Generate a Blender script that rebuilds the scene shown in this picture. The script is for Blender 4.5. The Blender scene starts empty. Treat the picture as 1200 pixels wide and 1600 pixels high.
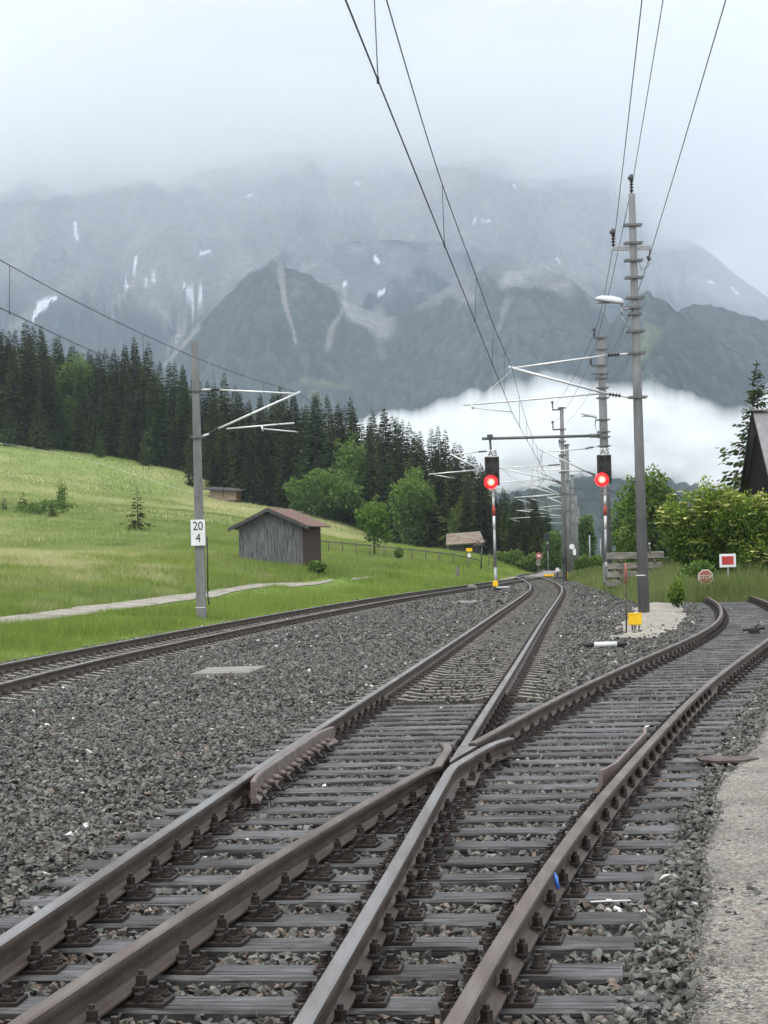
import bpy, bmesh, math, random
import numpy as np
from mathutils import Vector, Matrix
random.seed(7); RNG = np.random.default_rng(7)
SC = bpy.context.scene; COL = SC.collection
# ------------------------------------------------------------------ camera numbers (lens and eye height of the photograph)
H, VH, R, F = 1.54, 80.5, .028, 3020.
CR, SR = math.cos(R), math.sin(R)
def uv(x, y):
    x = x-600; y = y-800
    return CR*x-SR*y, SR*x+CR*y-VH
def at(x, y, Y):
    u, v = uv(x, y); return Vector((u*Y/F, Y, H-v*Y/F))
def zt(Y):
    t = np.maximum(0, np.asarray(Y, float)-40); return .004*t*t/(t+10)
def gp(x, y, dz=0.):
    u, v = uv(x, y); Y = 10.
    for i in range(80): Y = .5*Y+.5*F*(H-float(zt(Y))-dz)/v
    return Vector((u*Y/F, Y, float(zt(Y))+dz))
def pix(X, Y, Z):
    u = F*X/Y; v = VH-F*(Z-H)/Y
    return 600+CR*u+SR*v, 800-SR*u+CR*v
# ------------------------------------------------------------------ track alignments, metres
def spline_eval(K, X):
    K = np.array(K, float); X = np.array(X, float); n = len(K); h = np.diff(K)
    M = np.zeros((n, n)); r = np.zeros(n); M[0, 0] = M[-1, -1] = 1
    for i in range(1, n-1):
        M[i, i-1] = h[i-1]; M[i, i] = 2*(h[i-1]+h[i]); M[i, i+1] = h[i]
        r[i] = 6*((X[i+1]-X[i])/h[i]-(X[i]-X[i-1])/h[i-1])
    m = np.linalg.solve(M, r)
    def ev(Y):
        Y = np.asarray(Y, float); i = np.clip(np.searchsorted(K, Y)-1, 0, n-2); Yc = np.clip(Y, K[0], K[-1])
        a = K[i+1]-Yc; b = Yc-K[i]; hh = h[i]
        x = (m[i]*a**3+m[i+1]*b**3)/(6*hh)+(X[i]/hh-m[i]*hh/6)*a+(X[i+1]/hh-m[i+1]*hh/6)*b
        s0 = (X[1]-X[0])/h[0]; s1 = (X[-1]-X[-2])/h[-1]
        return x+np.where(Y < K[0], (Y-K[0])*s0, 0)+np.where(Y > K[-1], (Y-K[-1])*s1, 0)
    return ev
XM = spline_eval([4,10,16,22,30,40,52,64,76,88,100,112,126,142,158,175], [-1.332,-.735,-.158,.452,1.274,2.286,3.528,4.806,6.07,7.258,8.204,8.886,9.509,10.35,12.35,14.75])
XD = spline_eval([4,10,16,22,30,38,46,54,62,70], [-1.004,.074,1.376,2.772,4.821,6.885,8.658,10.096,11.264,12.171])
XL = spline_eval([20,30,40,50,60,72,84,96,108,122,140,160,190], [-6.518,-6.091,-5.299,-4.185,-2.857,-1.113,.865,3.089,5.444,8.061,10.968,13.537,16.329])
def offs(ev, off, Y):
    Y = np.asarray(Y, float); x = ev(Y); d = (ev(Y+.05)-ev(Y-.05))/.1; n = np.sqrt(1+d*d)
    X = x+off/n; Y2 = Y-off*d/n
    return np.stack([X, Y2, zt(Y2)], -1)
# ------------------------------------------------------------------ smooth value noise for shapes
def vnoise(x, y, seed=0):
    def hsh(i, j):
        a = np.sin(i*127.1+j*311.7+seed*74.7)*43758.5453
        return a-np.floor(a)
    xi = np.floor(x); yi = np.floor(y); fx = x-xi; fy = y-yi
    fx = fx*fx*(3-2*fx); fy = fy*fy*(3-2*fy)
    a = hsh(xi, yi); b = hsh(xi+1, yi); c = hsh(xi, yi+1); d = hsh(xi+1, yi+1)
    return (a*(1-fx)+b*fx)*(1-fy)+(c*(1-fx)+d*fx)*fy
def fbm(x, y, oct=4, seed=0):
    t = 0; amp = .5; s = 0
    for k in range(oct):
        t = t+amp*vnoise(x*2**k, y*2**k, seed+k*13); s += amp; amp *= .5
    return t/s
def sstep(a, b, x):
    t = np.clip((x-a)/(b-a), 0, 1); return t*t*(3-2*t)
# ------------------------------------------------------------------ terrain height
_ctl = [(0,970,57.7),(150,951,70),(300,931,85),(430,915,100),(500,908,109),(570,903,117),(315,962,60),
 (0,935,68),(80,905,80),(270,890,95),(200,845,150),(400,875,116),(485,882,117),(0,850,150),(0,775,235),(0,695,330),(100,790,225),
 (150,712,330),(217,830,168),(300,745,312),(340,782,300),(450,797,290),(560,815,280),(620,835,270),(700,852,255),(760,872,235),(810,883,215),
 (560,868,150),(650,878,150),(740,888,150),(600,905,120),(700,900,125),(-150,960,60),(-200,690,300),(300,700,420),(0,640,430),(600,810,380),(800,876,330),
 (-300,640,420),(100,870,120),(320,850,150),(420,835,190),(520,845,180),(300,800,225)]
_P = [tuple(at(*c)) for c in _ctl]+[(-260,1000,40),(0,1000,6),(200,1000,-12),(60,300,-1.5),(120,420,-6),(30,240,.6),(-60,40,2.5),(-40,20,.6),(14,150,.4)]
_P = np.array(_P)
def _phi(r2): return np.where(r2 > 1e-9, .5*r2*np.log(r2+1e-12), 0)
_n = len(_P); _q = _P[:, :2]/100
_A = np.zeros((_n+3, _n+3)); _A[:_n, :_n] = _phi(((_q[:, None]-_q[None])**2).sum(-1))+np.eye(_n)*.004
_A[:_n, _n] = 1; _A[:_n, _n+1:] = _q; _A[_n, :_n] = 1; _A[_n+1:, :_n] = _q.T
_w = np.linalg.solve(_A, np.concatenate([_P[:, 2], [0, 0, 0]]))
def tps(X, Y):
    sh = np.shape(X); q = np.stack([np.ravel(X), np.ravel(Y)], -1)/100; o = np.zeros(len(q))
    for i in range(_n): o += _w[i]*_phi(((q-_q[i])**2).sum(-1))
    return (o+_w[_n]+q@_w[_n+1:]).reshape(sh)
def left_d(X, Y): return XL(Y)-1.75-X                 # metres outside the ballast edge of the far track
def ballast_z(X, Y):
    """Top of the stone bed: low between the sleepers, level with their ends on the shoulders."""
    Y = np.asarray(Y, float)
    m = np.minimum(np.abs(X-XM(Y)), np.abs(X-XL(Y)))
    m = np.where(Y < 70, np.minimum(m, np.abs(X-XD(Y))), m)
    m = np.where((X > XM(Y)) & (X < XD(Y)) & (Y < 19), 0, m)
    crib = sstep(1.05, 1.4, m)
    return zt(Y)-.222+.047*crib+.03*(fbm(X*1.1, Y*1.1, 3, 5)-.5)
def right_edge(Y):  # where the walked gravel begins beside the siding
    return XD(Y)+.75+.70+.22*(fbm(np.asarray(Y, float)*.7, 0*np.asarray(Y, float), 3, 9)-.5)+.1*sstep(15, 20, np.asarray(Y, float))
def grass_r(X, Y):  # >0 inside the grassy bank beyond the siding
    e = np.maximum(8.9+(Y-66)*.052, XM(Y)+2.55)+.5*(fbm(Y*.35, 0*Y, 3, 21)-.5)
    a = (X-e); b = (Y-(66.5+1.2*(fbm(X*.5, 0*X, 3, 22)-.5)))
    return np.minimum(a, b)
def G(X, Y):
    X = np.asarray(X, float); Y = np.asarray(Y, float)
    bed = ballast_z(X, Y)-.03
    d = left_d(X, Y)
    verge = zt(Y)-.16+.05*np.clip(d, 0, 5)
    M = tps(X, Y)+.25*(fbm(X*.15, Y*.15, 3, 3)-.5)*sstep(3, 9, d)
    lft = verge*(1-sstep(1.0, 5.5, d))+M*sstep(1.0, 5.5, d)
    r = bed*(1-sstep(-.2, .4, d))+lft*sstep(-.2, .4, d)
    g = grass_r(X, Y)
    r = np.where(d < 0, r*(1-sstep(-.3, 1, g))+(zt(Y)-.02)*sstep(-.3, 1, g), r)
    patch = sstep(0, .8, X-(XD(Y)-.95) )*0+sstep(5.0, 8.0, X-(Y-47)*.12)*sstep(47, 53, Y)*(1-sstep(64, 67, Y))*sstep(.2, 1.2, XD(Y)-1.6-X)
    r = r+.16*patch
    far = sstep(200, 280, Y)*sstep(-10, 40, X-XL(np.minimum(Y, 190))+20)
    r = r*(1-far)+(zt(190)-1.0-.03*(Y-200))*far
    return r
def g1(X, Y): return float(G(np.array([X]), np.array([Y]))[0])
# ------------------------------------------------------------------ object helpers
def prop(o, label=None, cat=None, group=None, kind=None):
    if label: o['label'] = label
    if cat: o['category'] = cat
    if group: o['group'] = group
    if kind: o['kind'] = kind
    return o
def thing(name, label, cat, loc=(0, 0, 0), rz=0, group=None):
    o = bpy.data.objects.new(name, None); COL.objects.link(o); o.empty_display_size = .2
    o.location = loc; o.rotation_euler = (0, 0, rz)
    return prop(o, label, cat, group)
def link_mesh(name, me, mats, parent=None):
    for m in (mats if isinstance(mats, (list, tuple)) else [mats]): me.materials.append(m)
    o = bpy.data.objects.new(name, me); COL.objects.link(o)
    if parent is not None: o.parent = parent
    return o
def np_mesh(name, V, faces_flat, starts, attr=None, smooth=False, matidx=None, color=None):
    """V (n,3); faces_flat vertex indices; starts loop starts."""
    me = bpy.data.meshes.new(name)
    V = np.asarray(V, np.float32); ff = np.asarray(faces_flat, np.int32); st = np.asarray(starts, np.int32)
    me.vertices.add(len(V)); me.vertices.foreach_set('co', V.ravel())
    me.loops.add(len(ff)); me.loops.foreach_set('vertex_index', ff)
    me.polygons.add(len(st)); me.polygons.foreach_set('loop_start', st)
    if matidx is not None: me.polygons.foreach_set('material_index', np.asarray(matidx, np.int32))
    me.update(calc_edges=True)
    me.polygons.foreach_set('use_smooth', np.full(len(st), bool(smooth)))
    if attr is not None:
        a = me.attributes.new('rnd', 'FLOAT', 'FACE'); a.data.foreach_set('value', np.asarray(attr, np.float32))
    if color is not None:
        a = me.attributes.new('tint', 'FLOAT_COLOR', 'POINT'); a.data.foreach_set('color', np.asarray(color, np.float32).ravel())
    return me
def grid_faces(nr, nc):
    i = np.arange(nr-1)[:, None]*nc+np.arange(nc-1)[None]
    return np.stack([i, i+1, i+nc+1, i+nc], -1).reshape(-1), np.arange((nr-1)*(nc-1))*4
class MB:
    def __init__(s): s.v = []; s.f = []; s.m = []; s.sm = []
    def add(s, vs, fs, mi=0, sm=False):
        b = len(s.v); s.v += [Vector(v) for v in vs]
        for f in fs: s.f.append([b+i for i in f]); s.m.append(mi); s.sm.append(sm)
        return s
    def box(s, c, d, rz=0, mi=0, bev=0, M=None):
        x, y, z = [k/2 for k in d]
        Mx = Matrix.Translation(Vector(c)) @ (M if M is not None else Matrix.Rotation(rz, 4, 'Z'))
        if bev <= 0:
            vs = [(-x,-y,-z),(x,-y,-z),(x,y,-z),(-x,y,-z),(-x,-y,z),(x,-y,z),(x,y,z),(-x,y,z)]
            fs = [(3,2,1,0),(4,5,6,7),(0,1,5,4),(1,2,6,5),(2,3,7,6),(3,0,4,7)]
            return s.add([Mx @ Vector(v) for v in vs], fs, mi)
        b = bev
        ring = lambda zz, k: [(-x+k,-y,zz),(x-k,-y,zz),(x,-y+k,zz),(x,y-k,zz),(x-k,y,zz),(-x+k,y,zz),(-x,y-k,zz),(-x,-y+k,zz)]
        r0 = [(-x+b,-y+b,-z),(x-b,-y+b,-z),(x-b,y-b,-z),(-x+b,y-b,-z)]
        vs = ring(-z+b, b)+ring(z-b, b)+r0+[(a, c_, z) for a, c_, _ in r0]
        fs = [(i, (i+1) % 8, 8+(i+1) % 8, 8+i) for i in range(8)]+[(19,16,17,18)[::-1] if False else (16,19,18,17),(20,21,22,23)]
        for o, t, flip in ((0, 16, 0), (8, 20, 1)):
            prs = [((o+7, o+0), t), ((o+1, o+2), t+1), ((o+3, o+4), t+2), ((o+5, o+6), t+3)]
            tri = [(o+7, o+0, t), (o+1, o+2, t+1), (o+3, o+4, t+2), (o+5, o+6, t+3)]
            qd = [(o+0, o+1, t+1, t), (o+2, o+3, t+2, t+1), (o+4, o+5, t+3, t+2), (o+6, o+7, t, t+3)]
            for q in tri+qd: fs.append(q if flip else q[::-1])
        return s.add([Mx @ Vector(v) for v in vs], fs, mi)
    def tube(s, p0, p1, r0, r1=None, n=8, mi=0, cap=True, sm=True):
        p0 = Vector(p0); p1 = Vector(p1); r1 = r0 if r1 is None else r1
        d = (p1-p0).normalized(); a = d.orthogonal().normalized(); b = d.cross(a)
        vs = []
        for p, r in ((p0, r0), (p1, r1)):
            for i in range(n):
                t = 2*math.pi*i/n; vs.append(p+a*math.cos(t)*r+b*math.sin(t)*r)
        s.add(vs, [(i, (i+1) % n, n+(i+1) % n, n+i) for i in range(n)], mi, sm)
        if cap: s.add(vs, [tuple(range(n))[::-1], tuple(range(n, 2*n))], mi)
        return s
    def path(s, pts, r, n=6, mi=0):
        for a, b in zip(pts[:-1], pts[1:]): s.tube(a, b, r, r, n, mi, cap=True)
        return s
    def lathe(s, p, axis, prof, n=12, mi=0, sm=True):
        p = Vector(p); d = Vector(axis).normalized(); a = d.orthogonal().normalized(); b = d.cross(a); vs = []
        for h, r in prof:
            for i in range(n):
                t = 2*math.pi*i/n; vs.append(p+d*h+a*math.cos(t)*r+b*math.sin(t)*r)
        m = len(prof)
        fs = [(k*n+i, k*n+(i+1) % n, (k+1)*n+(i+1) % n, (k+1)*n+i) for k in range(m-1) for i in range(n)]
        s.add(vs, fs, mi, sm)
        return s.add(vs, [tuple(range(n))[::-1], tuple(range((m-1)*n, m*n))], mi)
    def prism(s, poly, e0, mi=0):
        """poly: 3-D outline, extruded by vector e0."""
        e = Vector(e0); n = len(poly); vs = [Vector(p) for p in poly]+[Vector(p)+e for p in poly]
        return s.add(vs, [tuple(range(n))[::-1], tuple(range(n, 2*n))]+[(i, (i+1) % n, n+(i+1) % n, n+i) for i in range(n)], mi)
    def build(s, name, mats, parent=None, fix=True):
        off = Vector((0, 0, 0))
        inv = Matrix.Identity(4)
        if parent is not None:
            p = parent; M = Matrix.Identity(4)
            while p is not None:
                M = (Matrix.Translation(p.location) @ p.rotation_euler.to_matrix().to_4x4()) @ M; p = p.parent
            inv = M.inverted()
        me = bpy.data.meshes.new(name); me.from_pydata([tuple(inv @ v) for v in s.v], [], s.f)
        me.polygons.foreach_set('material_index', s.m); me.polygons.foreach_set('use_smooth', s.sm)
        if fix:
            bm = bmesh.new(); bm.from_mesh(me); bmesh.ops.remove_doubles(bm, verts=bm.verts, dist=1e-6)
            bmesh.ops.recalc_face_normals(bm, faces=bm.faces); bm.to_mesh(me); bm.free()
        me.update()
        return link_mesh(name, me, mats, parent)
def copy_thing(o, loc, rz=None, scale=None, label=None, group=None):
    c = o.copy(); COL.objects.link(c); c.location = loc
    if rz is not None: c.rotation_euler = (0, 0, rz)
    if scale is not None: c.scale = (scale,)*3 if not isinstance(scale, (tuple, list)) else scale
    if label: c['label'] = label
    if group: c['group'] = group
    for ch in list(o.children):
        d = ch.copy(); COL.objects.link(d); d.parent = c
        for g in list(ch.children):
            e = g.copy(); COL.objects.link(e); e.parent = d
    return c
def text_part(name, body, size, M, m, parent, extrude=.004):
    cu = bpy.data.curves.new(name, 'FONT'); cu.body = body; cu.size = size; cu.align_x = 'CENTER'; cu.align_y = 'CENTER'; cu.extrude = extrude
    o = bpy.data.objects.new(name, cu); COL.objects.link(o); bpy.context.view_layer.update()
    me = bpy.data.meshes.new_from_object(o.evaluated_get(bpy.context.evaluated_depsgraph_get())); bpy.data.objects.remove(o); bpy.data.curves.remove(cu)
    me.materials.clear(); me.materials.append(m); o = bpy.data.objects.new(name, me); COL.objects.link(o); o.parent = parent; o.matrix_local = M
    return o
ORD = 'first second third fourth fifth sixth seventh eighth ninth tenth eleventh twelfth thirteenth fourteenth fifteenth sixteenth seventeenth eighteenth nineteenth'.split()
TENS = ['', '', 'twent', 'thirt', 'fort', 'fift', 'sixt', 'sevent', 'eight', 'ninet']
def ordw(i):
    if i < 20: return ORD[i-1]
    if i >= 100: return 'hundred and '+ordw(i-100) if i > 100 else 'hundredth'
    t, u = divmod(i, 10)
    return TENS[t]+'ieth' if u == 0 else TENS[t]+'y-'+ORD[u-1]
# ------------------------------------------------------------------ materials
def new_mat(name):
    m = bpy.data.materials.new(name); m.use_nodes = True; nt = m.node_tree
    return m, nt, nt.nodes['Principled BSDF']
def ramp(nt, cols, pos=None):
    r = nt.nodes.new('ShaderNodeValToRGB'); e = r.color_ramp.elements
    pos = pos or [i/(len(cols)-1) for i in range(len(cols))]
    while len(e) < len(cols): e.new(.5)
    for i, c in enumerate(cols): e[i].position = pos[i]; e[i].color = (*c, 1)
    return r
def coords(nt, stretch=(1, 1, 1), space='Object'):
    tc = nt.nodes.new('ShaderNodeTexCoord'); oi = nt.nodes.new('ShaderNodeObjectInfo')
    ml = nt.nodes.new('ShaderNodeMath'); ml.operation = 'MULTIPLY'; ml.inputs[1].default_value = 57.
    nt.links.new(oi.outputs['Random'], ml.inputs[0])
    ad = nt.nodes.new('ShaderNodeVectorMath'); ad.operation = 'ADD'
    nt.links.new(tc.outputs[space], ad.inputs[0]); nt.links.new(ml.outputs[0], ad.inputs[1])
    mp = nt.nodes.new('ShaderNodeMapping'); mp.inputs['Scale'].default_value = stretch
    nt.links.new(ad.outputs[0], mp.inputs[0]); return mp.outputs[0]
def noise(nt, vec, scale, detail=6, rough=.6):
    n = nt.nodes.new('ShaderNodeTexNoise'); n.inputs['Scale'].default_value = scale; n.inputs['Detail'].default_value = detail
    n.inputs['Roughness'].default_value = rough; nt.links.new(vec, n.inputs['Vector']); return n
def nmat(name, cols, scale=5, rough=.8, metal=0, stretch=(1, 1, 1), bump=.3, bscale=None, pos=None, spec=.5, dist=.01, rvar=0):
    m, nt, b = new_mat(name); v = coords(nt, stretch); n = noise(nt, v, scale)
    pos = pos or [.3+.4*i/(len(cols)-1) for i in range(len(cols))]
    r = ramp(nt, cols, pos); nt.links.new(n.outputs['Fac'], r.inputs[0]); nt.links.new(r.outputs[0], b.inputs['Base Color'])
    b.inputs['Roughness'].default_value = rough; b.inputs['Metallic'].default_value = metal; b.inputs['Specular IOR Level'].default_value = spec
    if rvar:
        mr = nt.nodes.new('ShaderNodeMapRange'); mr.inputs['To Min'].default_value = rough-rvar; mr.inputs['To Max'].default_value = rough+rvar
        n3 = noise(nt, v, scale*1.7, 4); nt.links.new(n3.outputs['Fac'], mr.inputs[0]); nt.links.new(mr.outputs[0], b.inputs['Roughness'])
    if bump:
        n2 = noise(nt, v, bscale or scale*3, 5); bp = nt.nodes.new('ShaderNodeBump'); bp.inputs['Strength'].default_value = bump; bp.inputs['Distance'].default_value = dist
        nt.links.new(n2.outputs['Fac'], bp.inputs['Height']); nt.links.new(bp.outputs[0], b.inputs['Normal'])
    return m
def amat(name, cols, pos=None, rough=.9, trans=0, nscale=None, objvar=.0, spec=.2):
    """colour per face from the attribute rnd, a little translucent for leaves"""
    m, nt, b = new_mat(name); a = nt.nodes.new('ShaderNodeAttribute'); a.attribute_name = 'rnd'
    r = ramp(nt, cols, pos); nt.links.new(a.outputs['Fac'], r.inputs[0]); c = r.outputs[0]
    if objvar:
        oi = nt.nodes.new('ShaderNodeObjectInfo'); mr = nt.nodes.new('ShaderNodeMapRange'); nt.links.new(oi.outputs['Random'], mr.inputs[0])
        mr.inputs['To Min'].default_value = 1-objvar; mr.inputs['To Max'].default_value = 1+objvar
        hs = nt.nodes.new('ShaderNodeHueSaturation'); nt.links.new(c, hs.inputs['Color']); nt.links.new(mr.outputs[0], hs.inputs['Value'])
        mh = nt.nodes.new('ShaderNodeMapRange'); ml = nt.nodes.new('ShaderNodeMath'); ml.operation = 'FRACT'
        m7 = nt.nodes.new('ShaderNodeMath'); m7.operation = 'MULTIPLY'; m7.inputs[1].default_value = 7.31
        nt.links.new(oi.outputs['Random'], m7.inputs[0]); nt.links.new(m7.outputs[0], ml.inputs[0]); nt.links.new(ml.outputs[0], mh.inputs[0])
        mh.inputs['To Min'].default_value = .5-.17*max(0, objvar-.1); mh.inputs['To Max'].default_value = .5+.05*max(0, objvar-.1); nt.links.new(mh.outputs[0], hs.inputs['Hue'])
        c = hs.outputs[0]
    if nscale:
        v = coords(nt); n = noise(nt, v, nscale, 3); mx = nt.nodes.new('ShaderNodeMixRGB'); mx.blend_type = 'MULTIPLY'; mx.inputs[0].default_value = .5
        r2 = ramp(nt, [(.4, .4, .4), (1.3, 1.3, 1.3)], [.35, .65]); nt.links.new(n.outputs['Fac'], r2.inputs[0])
        nt.links.new(c, mx.inputs[1]); nt.links.new(r2.outputs[0], mx.inputs[2]); c = mx.outputs[0]
    nt.links.new(c, b.inputs['Base Color']); b.inputs['Roughness'].default_value = rough; b.inputs['Specular IOR Level'].default_value = spec
    if trans:
        t = nt.nodes.new('ShaderNodeBsdfTranslucent'); nt.links.new(c, t.inputs[0]); ms = nt.nodes.new('ShaderNodeMixShader'); ms.inputs[0].default_value = trans
        out = nt.nodes['Material Output']; nt.links.new(b.outputs[0], ms.inputs[1]); nt.links.new(t.outputs[0], ms.inputs[2]); nt.links.new(ms.outputs[0], out.inputs[0])
    return m
def emat(name, col, strength):
    m, nt, b = new_mat(name); b.inputs['Base Color'].default_value = (*col, 1); b.inputs['Emission Color'].default_value = (*col, 1); b.inputs['Emission Strength'].default_value = strength
    return m
MT = {}
MT['rust'] = nmat('rail_rust', [(.04,.027,.02),(.075,.055,.042),(.11,.086,.069)], 9, .62, .25, (1, .25, 1), .25, 60, spec=.4, rvar=.1)
MT['steel'] = nmat('rail_top_steel', [(.12,.10,.09),(.195,.18,.17),(.265,.26,.255)], 6, .42, .75, (1, .12, 1), .06, 80, rvar=.1)
MT['steel_dull'] = nmat('rail_top_dull', [(.07,.048,.037),(.118,.09,.073),(.175,.15,.135)], 7, .5, .5, (1, .15, 1), .12, 80, rvar=.1)
MT['iron'] = nmat('fastening_iron', [(.010,.007,.006),(.022,.015,.012),(.048,.032,.026)], 14, .6, .2, bump=.3)
MT['plate'] = nmat('guard_plate', [(.11,.082,.072),(.16,.125,.112),(.20,.165,.15)], 7, .6, .3, bump=.15)
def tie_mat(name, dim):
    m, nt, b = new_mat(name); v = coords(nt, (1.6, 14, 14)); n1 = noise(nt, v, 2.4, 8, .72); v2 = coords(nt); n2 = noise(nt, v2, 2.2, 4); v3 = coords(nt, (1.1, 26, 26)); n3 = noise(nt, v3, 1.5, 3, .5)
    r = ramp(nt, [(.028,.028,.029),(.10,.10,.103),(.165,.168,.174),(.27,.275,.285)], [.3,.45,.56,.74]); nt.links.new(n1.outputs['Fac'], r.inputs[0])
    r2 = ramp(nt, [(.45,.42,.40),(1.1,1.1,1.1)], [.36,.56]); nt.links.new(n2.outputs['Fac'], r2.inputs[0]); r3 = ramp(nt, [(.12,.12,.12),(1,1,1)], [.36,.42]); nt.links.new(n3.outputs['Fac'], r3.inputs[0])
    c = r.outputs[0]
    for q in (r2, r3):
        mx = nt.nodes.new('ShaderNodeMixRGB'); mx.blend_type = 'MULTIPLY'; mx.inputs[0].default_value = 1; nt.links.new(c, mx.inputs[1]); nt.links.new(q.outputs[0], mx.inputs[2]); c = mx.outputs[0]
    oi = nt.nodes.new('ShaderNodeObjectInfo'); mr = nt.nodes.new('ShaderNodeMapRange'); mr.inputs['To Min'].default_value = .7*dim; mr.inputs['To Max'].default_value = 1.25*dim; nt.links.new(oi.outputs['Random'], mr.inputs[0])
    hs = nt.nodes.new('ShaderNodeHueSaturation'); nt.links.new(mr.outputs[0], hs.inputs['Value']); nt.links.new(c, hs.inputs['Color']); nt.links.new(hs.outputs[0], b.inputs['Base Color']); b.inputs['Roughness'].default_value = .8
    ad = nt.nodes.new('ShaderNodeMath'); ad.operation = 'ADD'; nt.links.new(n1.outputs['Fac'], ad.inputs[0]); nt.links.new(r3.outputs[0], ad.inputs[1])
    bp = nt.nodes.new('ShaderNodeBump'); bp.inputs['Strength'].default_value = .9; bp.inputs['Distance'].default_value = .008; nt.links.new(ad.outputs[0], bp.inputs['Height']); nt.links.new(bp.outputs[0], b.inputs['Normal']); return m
MT['tie'] = tie_mat('bleached_tie_top', .66); MT['tie_side'] = tie_mat('shade_dimmed_wood_flank', .33)  # flanks: same wood dimmed, shade of the gaps painted into the colour
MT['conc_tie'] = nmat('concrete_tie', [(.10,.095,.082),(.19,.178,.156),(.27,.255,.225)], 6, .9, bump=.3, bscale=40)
MT['conc_side'] = nmat('shade_dark_concrete_flank', [(.03,.027,.022),(.065,.058,.047)], 6, .95, bump=.3)  # shade between the concrete ties, painted as a darker flank colour
MT['mast'] = nmat('mast_concrete', [(.11,.113,.115),(.16,.164,.167),(.205,.21,.213)], 2.2, .9, 0, (1.5, 1.5, .5), .15, 30)
MT['galv'] = nmat('galvanised_steel', [(.24,.245,.25),(.36,.365,.37)], 8, .45, .6, bump=.05)
MT['alu'] = nmat('aluminium_tube', [(.62,.63,.64),(.75,.76,.77)], 8, .4, .6, bump=.03)
MT['band'] = nmat('weathered_band_steel', [(.10,.105,.105),(.18,.185,.185)], 9, .6, .5, bump=.1)
MT['insul'] = nmat('brown_insulator', [(.010,.008,.009),(.028,.018,.017)], 9, .35, bump=0)
MT['wire'] = nmat('wire_metal', [(.035,.037,.04),(.06,.06,.065)], 9, .6, .3, bump=0)
MT['black'] = nmat('black_paint', [(.012,.012,.013),(.022,.022,.024)], 7, .6, bump=.05)
MT['dark'] = nmat('dark_steel', [(.05,.055,.055),(.09,.095,.095)], 7, .6, .4, bump=.05)
MT['white'] = nmat('white_paint', [(.62,.64,.66),(.76,.78,.79)], 3, .5, bump=.03)
MT['lamp'] = nmat('lamp_shell', [(.5,.55,.58),(.62,.67,.70)], 4, .35, bump=.03)
MT['yellow'] = nmat('yellow_paint', [(.72,.42,.0),(.86,.55,.005)], 4, .45, bump=.03)
MT['red'] = nmat('red_paint', [(.34,.03,.022),(.5,.05,.035)], 4, .5, bump=.03)
MT['pink'] = nmat('faded_red_paint', [(.27,.075,.06),(.36,.12,.10)], 6, .7, bump=.03)
MT['char'] = nmat('lettering_black', [(.015,.015,.017),(.02,.02,.022)], 4, .6, bump=0)
MT['letw'] = nmat('lettering_white', [(.62,.55,.52),(.7,.66,.63)], 4, .6, bump=0)
MT['boards'] = nmat('grey_shed_boards', [(.03,.031,.034),(.085,.088,.095),(.155,.16,.17),(.24,.25,.26)], 3.0, .9, 0, (7, 7, .45), .7, 8, [.3,.45,.58,.75])
MT['brown_boards'] = nmat('red_brown_boards', [(.03,.011,.009),(.055,.02,.016)], 3, .8, 0, (6, 6, .4), .5, 8)
MT['tan_boards'] = nmat('tan_boards', [(.13,.10,.07),(.24,.19,.14),(.34,.28,.21)], 3, .9, 0, (5, 5, .5), .5, 8)
MT['orange_boards'] = nmat('orange_boards', [(.30,.14,.06),(.42,.22,.10)], 3, .9, 0, (5, 5, .5), .4, 8)
MT['fascia'] = nmat('dark_fascia_wood', [(.035,.035,.038),(.07,.07,.075)], 4, .8, bump=.2)
MT['black_wood'] = nmat('tarred_wood', [(.006,.005,.005),(.014,.011,.010)], 4, .95, 0, (5, 5, .5), .3, spec=.1)
MT['tiles'] = nmat('red_roof_tiles', [(.07,.04,.033),(.135,.065,.048),(.17,.125,.105)], 5, .85, bump=.6, bscale=12, dist=.03)
MT['shingle'] = nmat('mossy_brown_shingles', [(.10,.065,.05),(.17,.115,.09),(.19,.18,.13),(.15,.165,.09)], 1.1, .95, bump=.8, bscale=9, dist=.05)
MT['corr'] = nmat('fibre_cement_sheet', [(.17,.165,.17),(.26,.25,.26)], 3, .85, bump=.1)
MT['slab'] = nmat('concrete_slab', [(.11,.10,.092),(.19,.178,.165),(.25,.238,.222)], 3, .9, bump=.3, bscale=50)
MT['bark'] = nmat('tree_bark', [(.03,.022,.016),(.07,.055,.042)], 6, .95, 0, (3, 3, .8), .6, 12)
MT['post'] = nmat('weathered_post', [(.08,.07,.06),(.15,.13,.11)], 6, .9, 0, (4, 4, .6), .4, 10)
MT['timber'] = nmat('old_pile_timber', [(.09,.08,.07),(.20,.185,.165),(.32,.30,.28)], 3, .9, 0, (.8, 6, 6), .6, 9)
MT['lens_red'] = emat('lit_red_lens', (1., .55, .38), 1.5)
MT['lens_mid'] = emat('red_glare_middle', (1., .07, .04), 4)
MT['lens_ring'] = emat('red_glare_ring', (1., .002, .003), 9)  # middle and ring emit to imitate glare around the lit lens
MT['lens_off'] = nmat('unlit_lens', [(.006,.006,.007),(.012,.012,.013)], 5, .2, bump=0)
MT['stone'] = amat('ballast_stone', [(.03,.03,.028),(.062,.06,.055),(.108,.105,.098),(.138,.145,.133),(.21,.205,.19),(.15,.113,.09),(.24,.205,.17),(.6,.59,.57)], [0,.18,.42,.62,.78,.88,.965,1], .85, nscale=30, spec=.3)
MT['needle'] = amat('spruce_needles', [(.009,.017,.006),(.027,.048,.012),(.060,.092,.021),(.105,.13,.032)], [0,.45,.85,1], .8, .15, objvar=.42)
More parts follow.
